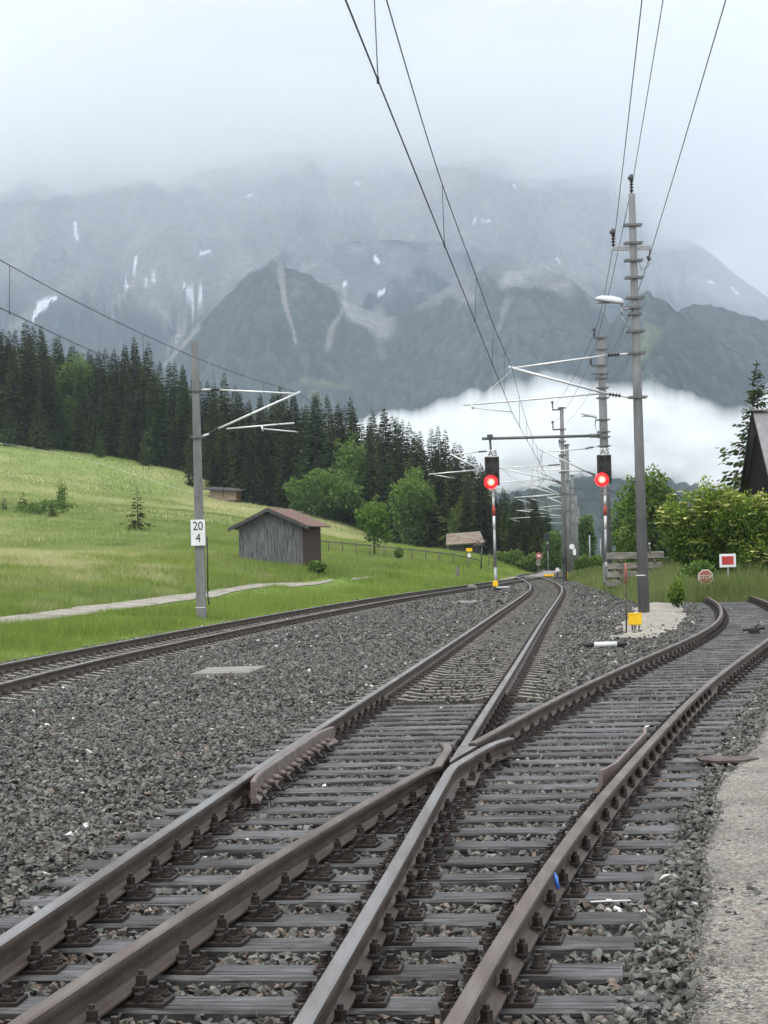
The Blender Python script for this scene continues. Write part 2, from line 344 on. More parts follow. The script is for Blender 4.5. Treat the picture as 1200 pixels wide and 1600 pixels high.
MT['leaf'] = amat('broad_leaves', [(.03,.065,.012),(.075,.14,.026),(.12,.205,.04),(.18,.27,.07)], [0,.4,.8,1], .75, .3, objvar=.16)
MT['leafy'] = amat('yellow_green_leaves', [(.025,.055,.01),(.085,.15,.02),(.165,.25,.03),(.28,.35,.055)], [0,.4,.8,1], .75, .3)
MT['flower'] = amat('cream_flowers', [(.5,.5,.16),(.66,.66,.30)], None, .8, .2)
MT['grass'] = amat('meadow_grass', [(.115,.165,.045),(.215,.275,.09),(.31,.355,.145),(.42,.42,.21),(.52,.48,.30),(.70,.58,.05)], [0,.3,.55,.8,.985,1.], .85, .3)
MT['verge'] = amat('verge_grass', [(.09,.15,.025),(.185,.26,.052),(.295,.36,.09),(.40,.43,.16),(.75,.6,.03)], [0,.35,.75,.97,1], .8, .35)
MT['rank'] = amat('rank_grass_blades', [(.045,.075,.018),(.115,.165,.045),(.21,.255,.09),(.32,.335,.17),(.44,.41,.28)], [0,.3,.6,.85,1], .85, .35)
# ground: colours of the sheet come from what covers it (soil, stone dust, turf), per point
m, nt, b = new_mat('ground_cover'); a = nt.nodes.new('ShaderNodeAttribute'); a.attribute_name = 'tint'
v = coords(nt, space='Object'); n = noise(nt, v, 9, 8, .7); r = ramp(nt, [(.45,.45,.45),(1.5,1.5,1.45)], [.3,.7]); nt.links.new(n.outputs['Fac'], r.inputs[0])
mx = nt.nodes.new('ShaderNodeMixRGB'); mx.blend_type = 'MULTIPLY'; mx.inputs[0].default_value = .8; nt.links.new(a.outputs['Color'], mx.inputs[1]); nt.links.new(r.outputs[0], mx.inputs[2])
nt.links.new(mx.outputs[0], b.inputs['Base Color']); b.inputs['Roughness'].default_value = .95; b.inputs['Specular IOR Level'].default_value = .1
bp = nt.nodes.new('ShaderNodeBump'); bp.inputs['Distance'].default_value = .06; bp.inputs['Strength'].default_value = .8; n2 = noise(nt, v, 22, 6); nt.links.new(n2.outputs['Fac'], bp.inputs['Height']); nt.links.new(bp.outputs[0], b.inputs['Normal'])
MT['ground'] = m
# fine walked gravel: pebbles from cells
def pebble_mat(name, cols, scale, pos=None, big=1.):
    m, nt, b = new_mat(name); v = coords(nt); vo = nt.nodes.new('ShaderNodeTexVoronoi'); vo.inputs['Scale'].default_value = scale; nt.links.new(v, vo.inputs['Vector'])
    sp = nt.nodes.new('ShaderNodeSeparateColor'); nt.links.new(vo.outputs['Color'], sp.inputs[0]); r = ramp(nt, cols, pos); nt.links.new(sp.outputs[0], r.inputs[0])
    n = noise(nt, v, 1.3, 6); r2 = ramp(nt, [(.65,.64,.62),(1.2,1.2,1.2)], [.3,.7]); nt.links.new(n.outputs['Fac'], r2.inputs[0])
    mx = nt.nodes.new('ShaderNodeMixRGB'); mx.blend_type = 'MULTIPLY'; mx.inputs[0].default_value = 1; nt.links.new(r.outputs[0], mx.inputs[1]); nt.links.new(r2.outputs[0], mx.inputs[2])
    nt.links.new(mx.outputs[0], b.inputs['Base Color']); b.inputs['Roughness'].default_value = .9
    bp = nt.nodes.new('ShaderNodeBump'); bp.invert = True; bp.inputs['Distance'].default_value = .5/scale*big; bp.inputs['Strength'].default_value = 1; nt.links.new(vo.outputs['Distance'], bp.inputs['Height']); nt.links.new(bp.outputs[0], b.inputs['Normal'])
    return m
MT['fine'] = pebble_mat('fine_gravel', [(.065,.06,.052),(.15,.138,.12),(.225,.207,.182),(.34,.32,.285)], 70)
MT['sand'] = pebble_mat('pale_gravel', [(.13,.118,.10),(.25,.23,.195),(.34,.31,.27),(.44,.41,.36)], 22)
def ray_ground(x, y, lo=38., hi=420.):
    Ys = np.linspace(lo, hi, 1600); u, v = uv(x, y); X = u*Ys/F; Z = H-v*Ys/F
    g = G(X, Ys); k = np.argmax(Z < g)
    return Vector((X[k], Ys[k], g[k]))
# ------------------------------------------------------------------ the ground sheet
def build_ground():
    Ys = np.concatenate([np.linspace(-6, 4, 20)[:-1], np.geomspace(4, 1000, 430)]); ss = np.linspace(-1, 1, 321)
    ss = .30*ss+.35*ss**5
    X = ss[None]*(Ys[:, None]+9); Y = np.repeat(Ys[:, None], len(ss), 1)
    Z = G(X, Y); d = left_d(X, Y)
    nz = fbm(X*.06, Y*.045, 4, 31)[..., None]; nf = fbm(X*.5, Y*.5, 3, 33)[..., None]
    dust = np.array([.06, .057, .052])*(.75+.5*nf)
    turf = np.array([.20, .26, .085])*(1-sstep(.42, .62, nz))+np.array([.33, .335, .16])*sstep(.42, .62, nz)
    turf = turf*(.8+.4*nf)
    near = np.array([.13, .20, .04])*(.8+.4*nf); k = sstep(9, 16, d)[..., None]; turf = near*(1-k)+turf*k
    soil = np.array([.13, .085, .05])
    for (sx, sy, sr) in ((95, 918, 2.2), (40, 925, 2.), (285, 905, 1.7), (400, 896, 2.)):
        p = ray_ground(sx, sy); w = np.exp(-(((X-p.x)/(sr*1.2))**2+((Y-p.y)/(sr*1.6))**2))[..., None]*sstep(.35, .6, nf)
        turf = turf*(1-w)+soil*w
    wl = sstep(-.15, .35, d+.5*(nf[..., 0]-.5))[..., None]
    c = dust*(1-wl)+turf*wl
    gr = sstep(-.3, .3, grass_r(X, Y))[..., None]; gr = np.where((d < 0)[..., None], gr, 0)
    c = c*(1-gr)+np.array([.11, .16, .035])*(.8+.4*nf)*gr
    c = np.concatenate([c, np.ones_like(c[..., :1])], -1)
    ff, st = grid_faces(*X.shape)
    me = np_mesh('ground', np.stack([X, Y, Z], -1).reshape(-1, 3), ff, st, smooth=True, color=c.reshape(-1, 4))
    prop(link_mesh('ground', me, MT['ground']), kind='structure')
build_ground()
def strip(name, left, right, m, dz=.02, n=60, label=None):
    """a sheet laid on the ground between two rows of points"""
    L = np.array([(p.x, p.y) for p in left]); Rr = np.array([(p.x, p.y) for p in right])
    t = np.linspace(0, 1, n)
    def rs(P):
        q = np.linspace(0, 1, len(P)); return np.stack([np.interp(t, q, P[:, 0]), np.interp(t, q, P[:, 1])], -1)
    a, b = rs(L), rs(Rr); k = np.linspace(0, 1, 9)[None, :, None]
    P = a[:, None]*(1-k)+b[:, None]*k
    P[:, 0] += .25*(fbm(P[:, 0, :1]*.5, P[:, 0, 1:]*.5, 3, 3)-.5)*np.ones((1, 2)); P[:, -1] += .25*(fbm(P[:, -1, :1]*.5, P[:, -1, 1:]*.5, 3, 4)-.5)*np.ones((1, 2))
    Z = G(P[..., 0], P[..., 1])+dz
    ff, st = grid_faces(n, 9)
    o = link_mesh(name, np_mesh(name, np.concatenate([P, Z[..., None]], -1).reshape(-1, 3), ff, st, smooth=True), m); prop(o, kind='structure'); return o
PATH_L = [ray_ground(*p) for p in [(-60,985),(0,979),(75,971),(150,960),(230,948),(300,938),(365,926),(430,917),(520,908.5)]]
PATH_R = [ray_ground(*p) for p in [(-60,972),(0,966),(75,957),(150,946),(230,936),(300,928),(365,919),(430,911.5),(520,906)]]
strip('meadow_path', PATH_L, PATH_R, MT['sand'], .03)
strip('meadow_path', [ray_ground(*p) for p in [(548,907),(575,905),(606,900.5)]], [ray_ground(*p) for p in [(552,903),(580,900.5),(604,898)]], MT['sand'], .03, 12)
strip('meadow_path', [ray_ground(*p, 100) for p in [(765,893),(800,891),(835,886)]], [ray_ground(*p, 100) for p in [(770,887),(800,886),(830,884)]], MT['sand'], .03, 12)
def flat_sheet(name, Y0, Y1, xl, xr, m, z, n=90, k=40):
    Y = np.linspace(Y0, Y1, n); a = xl(Y); b = xr(Y); t = np.linspace(0, 1, k)[None]**1.6
    X = a[:, None]*(1-t)+b[:, None]*t; YY = np.repeat(Y[:, None], k, 1)
    Z = z(X, YY)+.02*(fbm(X*1.5, YY*1.5, 4, 8)-.5)-.10*(1-sstep(-.05, .10, X-a[:, None]))
    ff, st = grid_faces(n, k)
    return prop(link_mesh(name, np_mesh(name, np.stack([X, YY, Z], -1).reshape(-1, 3), ff, st, smooth=True), m), kind='structure')
flat_sheet('gravel_walkway', 3.5, 27, lambda Y: right_edge(Y), lambda Y: right_edge(Y)+9, MT['fine'], lambda X, Y: -.165+.02*sstep(0, 3, X))
def patch_mask(X, Y):
    a = 5.15+(Y-44)*.16
    return np.minimum(np.minimum(X-a, XD(Y)-1.75-(Y < 52)*.0-X), np.minimum(Y-40.5, 66.5-Y))+.9*(fbm(X*.9, Y*.4, 3, 17)-.5)
_Y = np.linspace(40, 67, 120); _t = np.linspace(0, 1, 40)[None]
_X = (5.0+(_Y[:, None]-44)*.16)*(1-_t)+(XD(_Y)[:, None]-1.7)*_t; _YY = np.repeat(_Y[:, None], 40, 1)
_Z = G(_X, _YY)+.035*np.clip(patch_mask(_X, _YY)*2, -2, 1)
ff, st = grid_faces(120, 40); prop(link_mesh('sandy_gravel', np_mesh('sandy_gravel', np.stack([_X, _YY, _Z], -1).reshape(-1, 3), ff, st, smooth=True), MT['sand']), kind='structure')
# ------------------------------------------------------------------ rails
PROF = [(-.026,0,1),(.026,0,1),(.0345,-.007,1),(.0365,-.022,0),(.034,-.040,0),(.012,-.054,0),(.009,-.085,0),(.011,-.118,0),(.030,-.130,0),(.0625,-.139,0),(.0625,-.149,0),
        (-.0625,-.149,0),(-.0625,-.139,0),(-.030,-.130,0),(-.011,-.118,0),(-.009,-.085,0),(-.012,-.054,0),(-.034,-.040,0),(-.0365,-.022,0),(-.0345,-.007,1)]
def sweep(name, P, prof, mats, label=None, cat=None, group=None, parent=None, capz=0):
    P = np.asarray(P, float); t = np.gradient(P, axis=0); t[:, 2] = 0; t /= np.linalg.norm(t, axis=1)[:, None]
    nx = np.stack([t[:, 1], -t[:, 0], 0*t[:, 0]], 1); m = len(prof)
    pr = np.array([(a, b) for a, b, _ in prof]); mi = [c for _, _, c in prof]
    V = P[:, None]+nx[:, None]*pr[None, :, :1]+np.array([0, 0, 1.])*pr[None, :, 1:]
    n = len(P); i = np.arange(n-1)[:, None]*m; j = np.arange(m)[None]; j2 = (j+1) % m
    fc = np.stack([i+j, i+m+j, i+m+j2, i+j2], -1).reshape(-1); ns = (n-1)*m
    mx = np.tile([1 if (mi[k] and mi[(k+1) % m]) else 0 for k in range(m)], n-1).tolist()
    st = list(np.arange(ns)*4); fc = list(fc)
    st.append(len(fc)); fc += list(range(m)); mx.append(0); st.append(len(fc)); fc += list(range((n-1)*m, n*m))[::-1]; mx.append(0)
    me = np_mesh(name, V.reshape(-1, 3), fc, st, matidx=mx)
    o = link_mesh(name, me, mats, parent)
    if label: prop(o, label, cat, group)
    return o
# where the two inner rails of the turnout cross
Yx = 10.
for _ in range(60):
    a = offs(XD, -.75, Yx); b = offs(XM, .75, Yx); Yx += (b[0]-a[0])*2.
XP = offs(XM, .75, Yx); PC = Vector(XP)
dM = Vector((float(XM(Yx+.5)-XM(Yx-.5)), 1, 0)).normalized(); dD = Vector((float(XD(Yx+.5)-XD(Yx-.5)), 1, 0)).normalized()
nM = Vector((dM.y, -dM.x, 0)); nD = Vector((dD.y, -dD.x, 0)); ANG = math.acos(min(1, dM.dot(dD)))
RM = [MT['rust'], MT['steel']]; RD = [MT['rust'], MT['steel_dull']]
yy = lambda a, b, st=.4: np.linspace(a, b, max(2, int((b-a)/st)))
GR = 'rails of the turnout and its tracks'
sweep('rail', offs(XM, -.75, yy(3.6, 160)), PROF, RM, 'long rail with bright top bordering the wide stone bed, guard plate bolted inside it', 'rail', GR)
sweep('rail', offs(XD, .75, yy(3.6, 68)), PROF, RD, 'brown rail of the siding beside the walked gravel, ending in tall grass', 'rail', GR)
def pt(base, d, k, n, o): return base+d*k+n*o
# fronts: run up to the knuckle, bend along the other route, flare out
kB = .118/ANG
fr = [tuple(p) for p in offs(XD, -.75, yy(3.6, Yx-kB-.35))]
wl = [pt(PC, dM, k, nM, -.118-f) for k, f in ((-kB+.1, .0), (0, 0), (.35, 0), (.62, .01), (.85, .045), (1.02, .085))]
sweep('rail', fr+[tuple(w) for w in wl], PROF, RD, 'rusty inner rail bending away at the crossing nose, flared tip on the main track side', 'rail', GR)
fr = [tuple(p) for p in offs(XM, .75, yy(3.6, Yx-kB-.35))]
wr = [pt(PC, dD, k, nD, .118+f) for k, f in ((-kB+.1, .0), (0, 0), (.5, 0), (.85, .01), (1.15, .045), (1.35, .085))]
sweep('rail', fr+[tuple(w) for w in wr], PROF, RM, 'grey polished inner rail bending at the crossing nose toward the siding, chipped pale tip', 'rail', GR)
q0 = .078/ANG
sweep('rail', offs(XM, .75, yy(Yx+q0, 160)), PROF, RM, 'bright rail running from the crossing nose along the main track to the far bend', 'rail', GR)
sweep('rail', offs(XD, -.75, yy(Yx+q0, 67)), PROF, RD, 'rusty rail curving from the crossing nose along the siding toward the concrete mast', 'rail', GR)
sweep('rail', offs(XL, -.75, yy(16, 186)), PROF, RM, 'rail of the meadow-side track next to the grass verge', 'rail', GR)
sweep('rail', offs(XL, .75, yy(14, 186)), PROF, RM, 'rail of the meadow-side track next to the wide stone bed', 'rail', GR)
# crossing nose
cn = MB(); e = .036
def nose(k, w=0.): # left and right running edges at distance k along
    return PC+dM*k-nM*e, PC+dD*k+nD*e
k0 = -2*e/ANG+.02
pl = []
for k in (k0, k0/2, 0, q0/2, q0):
    l, r_ = nose(k)
    if (r_-l).dot(nM) < .012: c_ = (l+r_)/2; l = c_-nM*.006; r_ = c_+nM*.006
    pl.append((l, r_))
top = [p[0] for p in pl]+[p[1] for p in reversed(pl)]
for i, p in enumerate(top): p.z = -.001 if i not in (0, len(top)-1) else -.006
n_ = len(top); vs = top+[Vector((p.x, p.y, -.045)) for p in top]
cn.add(vs, [tuple(range(n_))], 1); cn.add(vs, [(i, (i+1) % n_, n_+(i+1) % n_, n_+i) for i in range(n_)], 0)
cn.box(PC+Vector((.02, .1, -.142)), (.34, 2.3, .014), -math.atan2(dM.x, dM.y)); cn.box(PC+Vector((.0, .25, -.09)), (.04, 1.0, .09), -math.atan2(dM.x, dM.y))
o = cn.build('crossing_nose', RM); prop(o, 'pointed steel nose where the two inner rails of the turnout cross', 'crossing nose')
# guard (check) rails
def check_rail(ev, off, Y0, Y1, label, side, m):
    root = thing('check_rail', label, 'check rail', tuple(offs(ev, off, Y0)), 0, 'check rails beside the running rails')
    ys = yy(Y0, Y1, .12); P = offs(ev, off, ys); P0 = P.copy(); u = (ys-Y0)/(Y1-Y0)
    fl = .055*(np.clip(1-u/.16, 0, 1)**1.5+np.clip((u-.84)/.16, 0, 1)**1.5); P[:, 0] += side*fl
    s = side
    prof = [(-.016*s,.022,0),(.010*s,.022,0),(.017*s,.012,0),(.017*s,-.085,0),(.05*s,-.118,0),(.05*s,-.132,0),(-.016*s,-.132,0)]
    if s < 0: prof = prof[::-1]
    o = sweep('guard_plate', P-np.array(root.location), prof, [m, m], parent=root)
    bm_ = MB()
    bolts = MB()
    for k in range(int((Y1-Y0-.3)/.3)):
        y = Y0+.25+k*.3; p = offs(ev, off, y); t = Vector(tuple(offs(ev, off, y+.1)-p)).normalized(); n = Vector((t.y, -t.x, 0))*s
        b = MB(); c = Vector(tuple(p))+n*.018; c.z -= .075
        b.lathe(c, n, [(0, .032), (.01, .032), (.011, .024), (.05, .022), (.052, .012), (.066, .011)], 8, 0, False); b.build('bolt', MT['plate'], root)
    br = MB()
    for k in range(int((Y1-Y0-.2)/.6)):
        y = Y0+.35+k*.6; p = Vector(tuple(offs(ev, off, y)))
        b = MB(); b.prism([p+Vector((s*.02, -.05, -.03-.02)), p+Vector((s*.11, -.05, -.145)), p+Vector((s*.02, -.05, -.145))], (0, .1, 0)); b.build('support_bracket', MT['iron'], root)
    return root
yA0 = gp(398, 1228, 0).y; yA1 = gp(505, 1140, 0).y
check_rail(XM, -.75+.0365+.045+.017, yA0, yA1, 'tall rusty guard plate bolted inside the long bright-topped rail', 1, MT['plate'])
check_rail(XD, .75-.0365-.045-.017, gp(935, 1205, 0).y, gp(1008, 1138, 0).y, 'short guard plate with splayed ends inside the siding rail beside the gravel walkway', -1, MT['plate'])
# ------------------------------------------------------------------ ties
TT = -.169
def baseplate_mesh():
    b = MB(); b.box((0, 0, -.010), (.37, .17, .02), bev=.003)
    for s in (-1, 1):
        b.box((s*.080, 0, .018), (.028, .17, .036), bev=.004); b.box((s*.068, 0, .043), (.052, .075, .022), bev=.004)
        for t in (-1, 1):
            b.lathe((s*.142, t*.05, 0), (0, 0, 1), [(0, .034), (.012, .034), (.013, .027), (.026, .024), (.027, .018), (.058, .017)], 8, 0, False)
    return b
def bolt_mesh():
    b = MB(); b.lathe((0, 0, .05), (0, 0, 1), [(0, .030), (.008, .030), (.009, .025), (.044, .025), (.046, .014), (.064, .013)], 6, 0, False); return b
_bp = baseplate_mesh().build('baseplate', MT['iron']); _cb = bolt_mesh().build('clamp_bolt', MT['iron'])
_bpf = MB()
_bpf.box((0, 0, -.010), (.37, .17, .02))
for s in (-1, 1):
    _bpf.box((s*.078, 0, .03), (.04, .12, .06)); _bpf.box((s*.078, 0, .075), (.04, .04, .05)); _bpf.box((s*.142, 0, .02), (.045, .15, .05))
_bpf = _bpf.build('baseplate', MT['iron'])
ME_BP, ME_CB, ME_BPF = _bp.data, _cb.data, _bpf.data
for o in (_bp, _cb, _bpf): bpy.data.objects.remove(o)
def child(name, me, parent, loc, rz=0):
    o = bpy.data.objects.new(name, me); COL.objects.link(o); o.parent = parent; o.location = loc; o.rotation_euler = (0, 0, rz); return o
def wood_tie(c, ang, x0, x1, rails, label, group, near, tilt=0):
    """c: centre point, ang: turn of the tie, x0..x1 extent along it, rails: [(offset, turn)]"""
    root = thing('wooden_tie', label, 'railway tie', (c[0], c[1], c[2]+TT-.02), ang, group)
    n = 9; xs = np.linspace(x0, x1, n); w = .127*(1+random.uniform(-.08, .08)); V = []; 
    rr = random.uniform(0, 99)
    for x in xs:
        dz = .008*(float(vnoise(np.array(x*1.7), np.array(rr)))-.5); dy = .008*(float(vnoise(np.array(x*1.3), np.array(rr+7)))-.5)
        V += [(x,-w+dy,-.17),(x,-w+dy,-.014+dz),(x,-w+.014+dy,dz),(x,w-.014+dy,dz),(x,w+dy,-.014+dz),(x,w+dy,-.17)]
    Fq = [(6*i+j, 6*i+6+j, 6*i+6+(j+1) % 6, 6*i+(j+1) % 6) for i in range(n-1) for j in range(6)]+[tuple(range(6)), tuple(range(6*n-6, 6*n))[::-1]]
    me = bpy.data.meshes.new('beam'); me.from_pydata(V, [], Fq); me.update(); bm = bmesh.new(); bm.from_mesh(me); bmesh.ops.recalc_face_normals(bm, faces=bm.faces); bm.to_mesh(me); bm.free()
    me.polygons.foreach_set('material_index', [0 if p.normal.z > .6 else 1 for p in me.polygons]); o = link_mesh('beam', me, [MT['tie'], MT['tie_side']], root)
    for off, t in rails:
        p = child('baseplate', ME_BP if near else ME_BPF, root, (off, 0, .02), t)
        if near:
            for s in (-1, 1): child('clamp_bolt', ME_CB, p, (s*.072, 0, 0))
    return root
Yw0 = gp(700, 1558, TT).y+.13; Yw_end = gp(690, 1096, TT).y
k = 0; Y = Yw0-4*.6
TIES = []
while Y < Yw_end:
    c = offs(XM, 0, Y); t = (XM(Y+.1)-XM(Y-.1))/.2; td = (XD(Y+.1)-XD(Y-.1))/.2
    ang = -math.atan(float(t))-.02; ca, sa = math.cos(ang), math.sin(ang)
    def hit(ev, off):
        s_ = .5
        for _ in range(30):
            x = c[0]+ca*s_; y = c[1]+sa*s_; q = offs(ev, off, y); s_ += (q[0]-x)*.8
        return s_
    rl = [(hit(XM, -.75), 0.02), (hit(XD, .75), -math.atan(float(td))-ang)]
    b1 = hit(XD, -.75); b2 = hit(XM, .75)
    if abs(b1-b2) > .26: rl += [(b1, -math.atan(float(td))-ang), (b2, .02)]
    elif abs(b1-b2) < .2: rl += [((b1+b2)/2+(-.12), .02), ((b1+b2)/2+.12, .02)]
    else: rl += [(b1-.04, 0), (b2+.04, 0)] if b1 < b2 else [(b2-.04, 0), (b1+.04, 0)]
    if Y > 4.5:
        k += 1; TIES.append(1)
        wood_tie(c, ang, rl[0][0]-.52+random.uniform(-.04, .04), rl[1][0]+.58+random.uniform(-.1, .1), rl,
                 'long weathered wooden tie under the turnout rails, %s counting away from the picture edge' % ordw(k), 'wooden ties of the turnout', True)
    Y += .6
k = 0; Y += .05
while Y < 67.5:
    c = offs(XD, 0, Y); t = float((XD(Y+.1)-XD(Y-.1))/.2); k += 1
    x0 = -1.3
    if Y < 25: x0 = -1.02
    wood_tie(c, -math.atan(t)*.8+random.uniform(-.01, .01), x0, 1.3+random.uniform(-.08, .08), [(-.75, 0), (.75, 0)],
             'dark wooden tie under the siding rails, %s counting away from the turnout' % ordw(k), 'wooden ties of the siding', False)
    Y += .62
# concrete ties
def conc_mesh():
    xs = [-1.3,-1.24,-1.05,-.95,-.55,-.35,.35,.55,.95,1.05,1.24,1.3]; zs = [-.055,-.035,-.012,0,0,-.035,-.035,0,0,-.012,-.035,-.055]; V = []
    for x, z in zip(xs, zs):
        wt = .10 if abs(x) > .5 else .085; V += [(x,-.15,-.2),(x,-wt-.01,z-.02),(x,-wt,z),(x,wt,z),(x,wt+.01,z-.02),(x,.15,-.2)]
    n = len(xs)
    Fq = [(6*i+j, 6*i+6+j, 6*i+6+(j+1) % 6, 6*i+(j+1) % 6) for i in range(n-1) for j in range(6)]+[tuple(range(6)), tuple(range(6*n-6, 6*n))[::-1]]
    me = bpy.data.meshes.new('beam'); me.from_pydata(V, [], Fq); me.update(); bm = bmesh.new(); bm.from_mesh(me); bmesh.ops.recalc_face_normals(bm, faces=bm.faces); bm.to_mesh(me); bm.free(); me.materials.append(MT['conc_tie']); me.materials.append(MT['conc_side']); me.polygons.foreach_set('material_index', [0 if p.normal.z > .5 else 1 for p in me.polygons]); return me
ME_CT = conc_mesh()
_rf = MB()
for s in (1,):
    _rf.box((s*.125, 0, .012), (.10, .13, .024), bev=.004); _rf.lathe((s*.115, 0, .02), (0, 0, 1), [(0, .034), (.014, .034), (.015, .022), (.05, .021)], 8); _rf.tube((s*.075, -.055, .035), (s*.075, .055, .035), .014, n=6)
_rf = _rf.build('rail_clip', MT['iron']); ME_RF = _rf.data; bpy.data.objects.remove(_rf)
def conc_tie(c, ang, label, group):
    root = thing('concrete_tie', label, 'railway tie', (c[0], c[1], c[2]-.152), ang, group)
    child('beam', ME_CT, root, (0, 0, 0))
    for s in (-1, 1):
        for t in (0, math.pi): child('rail_clip', ME_RF, root, (s*.75, 0, .002), t)
    return root
rest = []
def conc_run(ev, Y0, Y1, Ymax, lab, group):
    Y = Y0; k = 0
    while Y < Ymax:
        c = offs(ev, 0, Y); t = float((ev(Y+.1)-ev(Y-.1))/.2); ang = -math.atan(t)
        if Y < Y1: k += 1; conc_tie(c, ang, lab % ordw(k), group)
        else: rest.append((c, ang))
        Y += .6
conc_run(XM, Yw_end+.45, 104, 150, 'pale concrete tie under the main track, %s counting away beyond the wooden ties', 'concrete ties of the main track')
conc_run(XL, 23, 115, 170, 'pale concrete tie of the meadow-side track, %s counting away along the verge', 'concrete ties of the meadow-side track')
V0 = np.array([v.co for v in ME_CT.vertices]); P0 = [list(p.vertices) for p in ME_CT.polygons]
VV, FF, SS = [], [], []
for c, ang in rest:
    b = sum(len(v) for v in VV); M = np.array([[math.cos(ang), -math.sin(ang), 0], [math.sin(ang), math.cos(ang), 0], [0, 0, 1]]); MI_ = [p.material_index for p in ME_CT.polygons]; VV.append(V0@M.T+c+np.array([0, 0, -.152]))
    for p in P0: SS.append(len(FF)); FF += [i+b for i in p]
o = link_mesh('concrete_ties', np_mesh('concrete_ties', np.concatenate(VV), FF, SS, matidx=MI_*len(rest)), [MT['conc_tie'], MT['conc_side']]); prop(o, 'pale concrete ties of the two tracks far off near the bend', 'railway tie', None, 'stuff')
# crossing panel between the far rails
pm = MB()
for i in range(14):
    y = 136+i*2.5; a = offs(XL, -.62, y); b_ = offs(XL, .62, y); a2 = offs(XL, -.62, y+2.46); b2 = offs(XL, .62, y+2.46)
    z = Vector((0, 0, -.01)); d = (0, 0, -.12); pm.prism([Vector(a)+z, Vector(b_)+z, Vector(b2)+z, Vector(a2)+z], d)
prop(pm.build('level_crossing_deck', MT['slab']), 'pale concrete crossing deck lying between the far rails at the bend', 'crossing deck')
# ------------------------------------------------------------------ ballast stones
def hull_protos(n, seed):
    rnd = random.Random(seed); out = []
    for i in range(n):
        bm = bmesh.new(); a, b, c = rnd.uniform(.8, 1.25), rnd.uniform(.65, 1.), rnd.uniform(.5, .8)
        for k in range(rnd.randint(8, 11)):
            v = Vector((rnd.gauss(0, 1), rnd.gauss(0, 1), rnd.gauss(0, 1))).normalized()*rnd.uniform(.8, 1.1); bm.verts.new((v.x*a, v.y*b, v.z*c))
        r = bmesh.ops.convex_hull(bm, input=bm.verts); bmesh.ops.delete(bm, geom=[g for g in r['geom_interior'] if isinstance(g, bmesh.types.BMVert)], context='VERTS')
        bm.verts.index_update(); out.append((np.array([v.co for v in bm.verts]), np.array([[v.index for v in f.verts] for f in bm.faces]))); bm.free()
    return out
PRO = hull_protos(14, 3)
def rand_rot(n, rng, flat=.5):
    a = rng.uniform(0, 2*np.pi, n); b = rng.normal(0, flat, n); c = rng.normal(0, flat, n)
    ca, sa, cb, sb, cc, sc_ = np.cos(a), np.sin(a), np.cos(b), np.sin(b), np.cos(c), np.sin(c)
    Rz = np.zeros((n, 3, 3)); Rz[:, 0, 0] = ca; Rz[:, 0, 1] = -sa; Rz[:, 1, 0] = sa; Rz[:, 1, 1] = ca; Rz[:, 2, 2] = 1
    Rx = np.zeros((n, 3, 3)); Rx[:, 0, 0] = 1; Rx[:, 1, 1] = cb; Rx[:, 1, 2] = -sb; Rx[:, 2, 1] = sb; Rx[:, 2, 2] = cb
    Ry = np.zeros((n, 3, 3)); Ry[:, 1, 1] = 1; Ry[:, 0, 0] = cc; Ry[:, 0, 2] = sc_; Ry[:, 2, 0] = -sc_; Ry[:, 2, 2] = cc
    return Rz@Rx@Ry
def scatter_stones(name, P, S, rnd, mat, flat=.5):
    VV, FF, AA = [], [], []; base = 0; idx = RNG.integers(0, len(PRO), len(P))
    for k, (pv, pf) in enumerate(PRO):
        sel = np.where(idx == k)[0]
        if len(sel) == 0: continue
        Rm = rand_rot(len(sel), RNG, flat); v = np.einsum('nij,vj->nvi', Rm, pv)*S[sel][:, None, None]+P[sel][:, None]
        VV.append(v.reshape(-1, 3)); f = pf[None]+(np.arange(len(sel))*len(pv))[:, None, None]+base; FF.append(f.reshape(-1)); base += len(sel)*len(pv)
        AA.append(np.repeat(np.clip(rnd[sel], 0, 1), len(pf)))
    ff = np.concatenate(FF); return link_mesh(name, np_mesh(name, np.concatenate(VV), ff, np.arange(0, len(ff), 3), attr=np.concatenate(AA)), mat)
PP, SS_ = [], []
